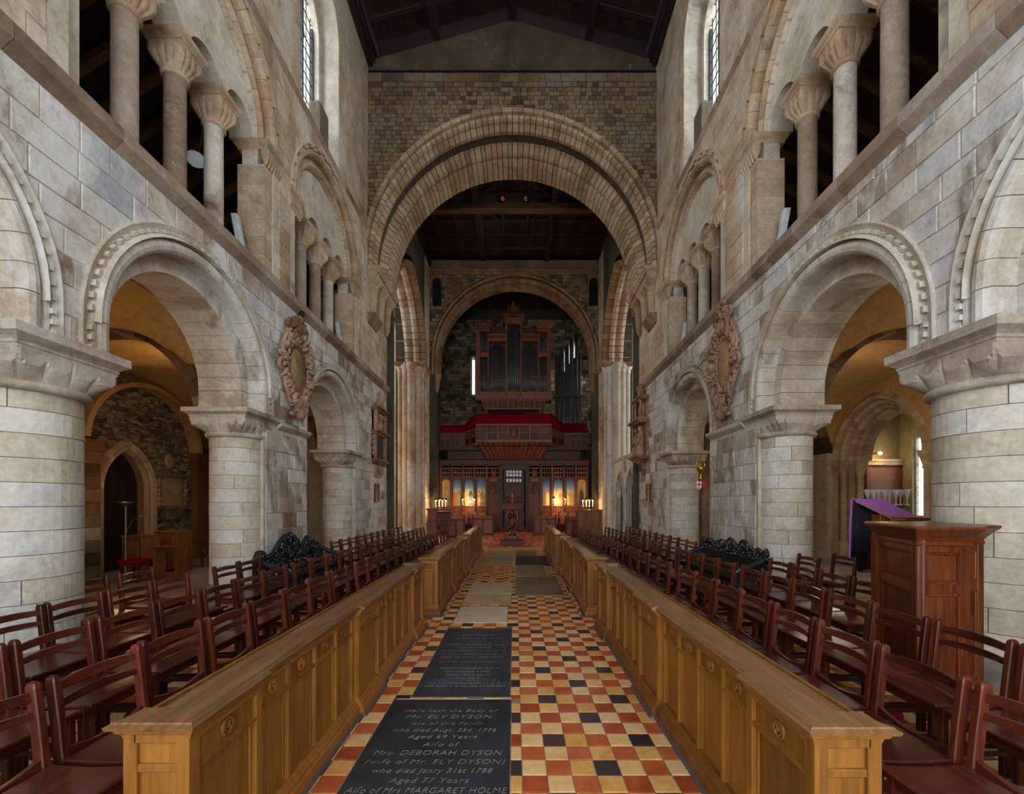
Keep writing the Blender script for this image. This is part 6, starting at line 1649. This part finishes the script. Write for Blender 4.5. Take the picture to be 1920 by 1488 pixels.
# organ
OX = lambda u: .004965*u-3.132
OZ = lambda v: 13.184-.004965*v
t = thing('organ', 'tall pipe organ in a carved reddish wooden case above the red curtain', 'organ', (0,23.5,0))
def ob(u0,u1,v0,v1,d0,d1,name,mat='organ',bev=0):
    m = MB(); m.r = rng.random(); m.box(OX(u0),OX(u1),d0,d1,OZ(v1),OZ(v0)); return m.build(name, M[mat], t, bev)
ob(190,1030,330,1085,.3,.6,'back_board','dark')
for u0,u1,v0 in ((188,232,322),(318,336,440),(522,540,260),(690,706,260),(888,904,440),(990,1035,322)): ob(u0,u1,v0,1100,-.05,.3,'post')
for u0,u1,v0 in ((188,360,322),(860,1035,322),(495,728,218)):
    m = MB()
    for k,(o,hh) in enumerate(((.12,0),(.06,28),(.03,60))): m.box(OX(u0)-o+.1,OX(u1)+o-.1,-.08-o,.35,OZ(v0+hh+26),OZ(v0+hh))
    for k in range(int((u1-u0)/16)): m.ell((OX(u0+8+k*16),-.16,OZ(v0-4)), (.03,.03,.05), 6, 4)
    m.build('tower_cornice', M['organ'], t)
for u0,u1 in ((330,525),(700,892)):
    m = MB(); m.box(OX(u0),OX(u1),-.1,.3,OZ(515),OZ(440)); m.box(OX(u0)-.02,OX(u1)+.02,-.16,.3,OZ(455),OZ(435)); m.build('flat_cornice', M['organ'], t)
    m = MB()
    for k in range(12): m.ell((OX(u0+8+k*(u1-u0-10)/12),-.14,OZ(470)), (.035,.03,.05), 6, 4)
    m.build('carving', M['dark'], t)
ob(540,700,262,330,-.2,.3,'tower_head'); ob(228,330,640,690,-.06,.3,'rail'); ob(893,1000,640,690,-.06,.3,'rail')
for u0,u1 in ((225,525),(700,1003)): ob(u0,u1,918,930,-.12,-.04,'rail')
ob(188,1040,1085,1130,-.12,.6,'sill')
m = MB()
for v0,v1,o in ((1130,1150,.16),(1150,1172,.22),(1172,1185,.12)): m.box(OX(188)-.03,OX(1040)+.03,-o-.05,.6,OZ(v1),OZ(v0))
m.build('impost_cornice', M['organ'], t)
m = MB(); m.loft([[(OX(265),-.05,OZ(1268)),(OX(960),-.05,OZ(1268)),(OX(960),.6,OZ(1268)),(OX(265),.6,OZ(1268))], [(OX(258),-.2,OZ(1185)),(OX(975),-.2,OZ(1185)),(OX(975),.6,OZ(1185)),(OX(258),.6,OZ(1185))]]); m.build('cove', M['organ'], t)
for k in range(12):
    f = k/11; m = MB(); m.tube([(OX(290+640*f),-.09,OZ(1265)),(OX(285+655*f),-.22,OZ(1190))], .022, 6); m.build('rib', M['dark'], t)
for u in (305, 915): ob(u-14,u+14,1270,1400,-.05,.1,'leg','organ')
ob(280,945,1268,1285,-.1,.6,'lower_rail'); ob(330,740,1300,1345,.4,.5,'dark_keydesk','black'); ob(340,900,1345,1420,.2,.3,'stall_board','dark')
m = MB(); m.loft([[(OX(c-w_),-.3,OZ(v)),(OX(c+w_),-.3,OZ(v)),(OX(c+w_*1.2),.0,OZ(v)),(OX(c-w_*1.2),.0,OZ(v))] for c,w_,v in ((610,50,1175),(610,75,1130),(610,82,1100))]); m.build('tower_foot', M['organ'], t)
def pipes(us, tops, bot, mouth, y, r=None, slope=None):
    n = len(us)
    for k, u in enumerate(us):
        rr = r or (us[1]-us[0])*.004965*.47; x = OX(u); yy = y if not callable(y) else y(k, n)
        m = MB(); m.r = rng.random(); mv = mouth(k) if callable(mouth) else mouth
        m.lathe([(rr*.25,OZ(bot)),(rr*.98,OZ(mv+12)),(rr*.8,OZ(mv+6)),(rr,OZ(mv-2)),(rr,OZ(tops(k))),(rr*.75,OZ(tops(k))+.001)], x, yy, 10); m.build('pipe', M['pipe'], t)
def lin(a, b, n): return [a+(b-a)*k/(n-1) for k in range(n)]
for a, b in ((238,318),(910,990)):
    pipes(lin(a,b,6), lambda k: 430-abs(2.5-k)*-12+0, 640, 590, 0.0)
    pipes(lin(a,b,6), lambda k: 700+abs(2.5-k)*10, 1080, lambda k: 1010+abs(2.5-k)*4, 0.0)
for a, b in ((348,515),(715,880)): pipes(lin(a,b,11), lambda k: 520+abs(5-k)*15, 1080, lambda k: 1000+abs(5-k)*6, 0.0)
pipes(lin(548,682,7), lambda k: 335+abs(3-k)*22, 1090, lambda k: 1000+(3-abs(3-k))*-6, lambda k, n: -.05-.12*(1-((k-3)/3.2)**2))
m = MB(); x = OX(610)
m.ell((x,-.1,OZ(160)), (.14,.1,.28), 10, 7); m.ell((x,-.1,OZ(95)), (.08,.08,.1), 9, 6); m.tube([(x-.1,-.1,OZ(150)),(x-.3,-.1,OZ(110)),(x-.28,-.1,OZ(170))], [.08,.06,.02], 7); m.tube([(x+.1,-.1,OZ(150)),(x+.3,-.1,OZ(110)),(x+.28,-.1,OZ(170))], [.08,.06,.02], 7); m.tube([(x,-.1,OZ(250)),(x,-.1,OZ(200))], [.25,.12], 10)
m.build('crowning_figure', M['organ'], t)
m = MB()
for k in range(8): m.tube([(OX(545+k*19),-.3,OZ(1110)),(OX(545+k*19),-.3,OZ(1075))], [.012,.02], 6)
m.build('gilt_finials', M['gold'], t)
# rank of large zinc pipes at the right
t = thing('pedal_pipes', 'rank of tall grey zinc organ pipes standing right of the organ case', 'organ pipes', (0,24.4,0))
PX = lambda u: OX(u)*1.03; PZ = lambda v: EYE+(OZ(v)-EYE)*1.03
for k,(u,v) in enumerate(((1120,640),(1172,580),(1228,518),(1282,455),(1342,395))):
    m = MB(); R = .135; m.r = rng.random(); m.lathe([(R,5.6),(R,PZ(v)),(R*.9,PZ(v)),(R*.9,PZ(v)-.3)], PX(u), .35, 18, cap=False); m.build('pipe', M['pipe_big'], t)
for k,(u,v) in enumerate(((1130,880),(1185,840),(1238,795),(1265,750),(1312,690),(1362,632))):
    m = MB(); R = .11 if k != 2 else .05; m.r = rng.random(); m.lathe([(R,5.6),(R,PZ(v)),(R*.9,PZ(v)),(R*.9,PZ(v)-.3)], PX(u), .02, 16, cap=False); m.build('pipe', M['pipe_big'], t)
m = MB(); m.box(PX(1040),PX(1440),-.16,-.11,PZ(1138),PZ(1122)); m.build('rack_rail', M['dark'], t)
m = MB(); m.box(PX(1080),PX(1420),-.15,.6,5.3,5.62); m.build('wind_chest', M['dark'], t)

# candle lamps with green shades
LP = [(SX(370),SY-.55,SZ(930),'left of the pair before the left paintings'),(SX(487),SY-.55,SZ(928),'right of the pair before the left paintings'),(SX(1257),SY-.55,SZ(925),'left of the pair before the right paintings'),(SX(1370),SY-.55,SZ(925),'right of the pair before the right paintings')]
for k in range(4): LP.append((-4.02+.17*k, 21.18, 1.742, ORD[k]+' in the cluster by the left crossing pier'))
for k in range(4): LP.append((3.42+.17*k, 21.18, 1.742, ORD[k]+' in the cluster by the right crossing pier'))
lt = None
def make_lamp(x, y, z, lab):
    t = thing('stall_lamp', 'lit candle lamp with green shade, '+lab, 'lamp', (x,y,z), 0, 'green-shaded stall lamps')
    m = MB(); m.lathe([(.05,-.02),(.085,-.02),(.06,.10),(.055,.10)], 0, 0, 12, cap=False); m.build('shade', M['shade'], t)
    m = MB(); m.lathe([(.018,-.30),(.02,-.08)], 0, 0, 8); m.build('candle', M['rope'], t)
    m = MB(); m.ell((0,0,-.05), (.025,.025,.04), 8, 6); m.build('bulb', M['bulb'], t)
    m = MB(); m.lathe([(.05,-.34),(.04,-.3),(.012,-.3)], 0, 0, 10); m.tube([(0,0,-.34),(0,.02,-.55)], .012, 6); m.build('holder', M['brass'], t)
    return t
for k, (x,y,z,lab) in enumerate(LP):
    lab2 = 'lit candle lamp with green shade, '+lab
    if k == 0: lt = make_lamp(x,y,z,lab)
    else: dup(lt, (x,y,z), 0, lab2)
for x, y, z, p in ((SX(430),SY-.4,SZ(955),14),(SX(1310),SY-.4,SZ(955),14),(-3.75,21.15,1.6,12),(3.7,21.15,1.6,12)): lamp('stall_glow', (x,y,z), p, WARM, .06)

# choir stalls
def stall(name, lab, x0, x1, y, n, red, hh=1.12):
    t = thing(name, lab, 'stall', (x0,y,0)); W_ = x1-x0
    m = MB(); m.box(0,W_,.42,.48,0,hh); m.build('back', M['dark'], t, .005)
    m = MB(); m.box(0,W_,-.02,.42,.44,.48); m.build('seat', M['dark'], t, .005)
    for k in range(n+1):
        m = MB(); x = W_*k/n; m.box(x-.03,x+.03,0,.46,0,.78); m.ell((x,.02,.80), (.05,.06,.07), 8, 5); m.build('arm', M['dark'], t)
    for k in range(n):
        m = MB(); a = W_*(k+.5)/n; m.lathe([(.02,0),(.16,.0),(.16,.03)], 0, 0, 6) if 0 else m.box(a-W_/n*.36,a+W_/n*.36,.395,.42,.55,hh-.06); m.build('panel', M['organ'], t, .008)
        if red: m = MB(); m.box(a-.18,a+.18,.02,.38,.48,.53); m.build('cushion', M['kneel'], t, .015)
    return t
stall('choir_stall', 'row of dark carved choir stalls with red cushions against the screen, left of the door', SX(255), SX(600), SY-.62, 4, True)
stall('choir_stall', 'row of dark carved choir stalls with red cushions against the screen, right of the door', SX(1140), SX(1490), SY-.62, 4, True)
def stalldesk(lab, x0, x1, y, hh):
    t = thing('stall_desk', lab, 'desk', (x0,y,0)); W_ = x1-x0
    m = MB(); m.box(0,W_,-.02,.02,0,hh-.06); m.build('front', M['dark'], t)
    m = MB(); m.extr([(0,-.06,hh-.06),(0,.26,hh+.05),(0,.26,hh+.02),(0,-.06,hh-.09)], [(W_,-.06,hh-.06),(W_,.26,hh+.05),(W_,.26,hh+.02),(W_,-.06,hh-.09)]); m.build('slope', M['organ'], t)
    for x in (0, W_):
        m = MB(); P = [(-.12,0),(-.12,hh*.9),(-.06,hh+.02),(.06,hh+.12),(.2,hh+.04),(.26,hh*.9),(.26,0)]
        m.extr([(x-.03,y_,z) for y_, z in P], [(x+.03,y_,z) for y_, z in P]); m.build('bench_end', M['dark'], t, .006)
    n = max(2, int(W_/.35))
    for k in range(n):
        m = MB(); a = W_*k/n+.05; m.box(a,W_*(k+1)/n-.05,-.035,-.02,.12,hh-.16); m.build('panel', M['organ'], t, .006)
    return t
stalldesk('dark carved stall desk with bench ends left of the central door', SX(500), SX(690), 20.6, .92)
stalldesk('dark carved stall desk with bench ends right of the central door', SX(1045), SX(1245), 20.6, .92)
stalldesk('low dark choir desk in front of the left painted panels', -3.1, -2.35, 19.2, .95)
stalldesk('low dark choir desk in front of the right painted panels', 2.35, 3.0, 19.4, .9)
t = thing('stall_block', 'reddish wooden stall front with knobbed rail below the left lamp cluster', 'stall', (-3.6,18.4,0))
m = MB(); m.box(-.25,.15,0,.06,0,1.28); m.build('front', M['organ'], t, .01); m = MB(); m.box(.15,.75,0,.06,.6,1.12); m.build('side', M['dark'], t)
m = MB(); m.box(-.3,.8,-.06,.12,1.28,1.36); m.build('top', M['organ'], t, .01)
for k in range(7): m = MB(); m.ell((-.2+k*.15,-.05,.86), (.04,.05,.05), 8, 6); m.tube([(-.2+k*.15,.0,.7),(-.2+k*.15,.0,.86)], .02, 6); m.build('knob', M['organ'], t)
t = thing('oak_cabinet', 'light oak cabinet with vertical boards before the right crossing pier', 'cabinet', (2.62,17.0,0))
for k in range(6): m = MB(); m.r = rng.random(); m.box(k*.155,k*.155+.148,0,.03,.06,1.28); m.build('board', M['oak'], t, .004)
m = MB(); m.box(0,.93,.03,.5,0,1.28); m.build('body', M['oak'], t); m = MB(); m.box(-.03,.96,-.03,.53,1.28,1.33); m.build('top', M['oak_cap'], t, .006)
m = MB(); m.box(-.01,.94,-.01,.5,0,.07); m.build('plinth', M['oak'], t)
for nm, x0, x1, y in (('left',-4.12,-3.25,21.02),('right',3.25,4.12,21.02)):
    t = thing('stall_bench', 'dark panelled stall front carrying the %s cluster of candle lamps' % nm, 'stall', (x0,y,0)); W_ = x1-x0
    m = MB(); m.box(0,W_,0,.25,0,1.12); m.build('body', M['dark'], t); m = MB(); m.box(-.03,W_+.03,-.05,.3,1.12,1.18); m.build('ledge', M['organ'], t, .006)
    for k in range(3): m = MB(); m.box(W_*k/3+.03,W_*(k+1)/3-.03,-.02,.0,.12,1.05); m.build('panel', M['organ'], t, .008)
# eagle-post lectern in the middle
t = thing('aisle_lectern', 'dark carved pillar lectern on a stepped base in the middle of the aisle end', 'lectern', (-.12,16.0,0))
m = MB(); m.box(-.44,.44,-.32,.4,0,.2); m.build('base', M['dark'], t, .015); m = MB(); m.box(-.3,.3,-.24,.3,.2,.26); m.build('step', M['dark'], t, .01)
m = MB(); m.box(-.17,.17,-.15,.15,.26,.36); m.lathe([(.15,.36),(.17,.42),(.09,.5),(.07,.62),(.11,.7),(.13,.82),(.09,.95),(.07,1.05),(.12,1.15),(.16,1.25),(.1,1.34)], 0, 0, 14)
for k in range(18): a = k*.7; m.ell((.12*cos(a),.12*sin(a),.45+k*.045), (.045,.045,.05), 6, 4)
m.build('pillar', M['mahog'], t)
for sx in (-1,1):
    m = MB(); m.tube([(sx*.05,0,1.28),(sx*.18,-.02,1.2),(sx*.2,-.02,.9),(sx*.14,-.02,.7)], [.03,.035,.03,.03], 7); m.build('bracket', M['mahog'], t)
m = MB(); m.extr([(-.38,-.22,1.40),(.38,-.22,1.40),(.38,.2,1.60),(-.38,.2,1.60)], [(-.38,-.2,1.36),(.38,-.2,1.36),(.38,.22,1.56),(-.38,.22,1.56)]); m.build('book_board', M['organ'], t, .006)
m = MB(); m.tube([(0,.22,1.55),(0,.22,2.0)], .012, 6); m.tube([(-.1,.22,1.88),(.1,.22,1.88)], .012, 6); m.ell((0,.22,1.66), (.04,.04,.05), 8, 6); m.build('cross', M['brass'], t)
# unseen point lights added to brighten the transepts and aisles
lamp('transept_glow', (-7.5,18.2,3.0), 30, WARM, .2)
lamp('transept_glow', (8.0,18.2,4.5), 25, (1,.85,.65), .2)
lamp('aisle_fill', (-7.0,4.9,3.3), 13, (1,.66,.34), .15)
lamp('aisle_fill', (-7.1,8.7,4.0), 4.5, (1,.72,.42), .15)
lamp('aisle_fill', (6.9,8.7,4.0), 3.5, (1,.82,.6), .15)
lamp('aisle_fill', (6.9,5.2,3.2), 11, (1,.82,.6), .15)
lamp('aisle_fill', (7.3,10.0,2.6), 7, (1,.85,.65), .15)
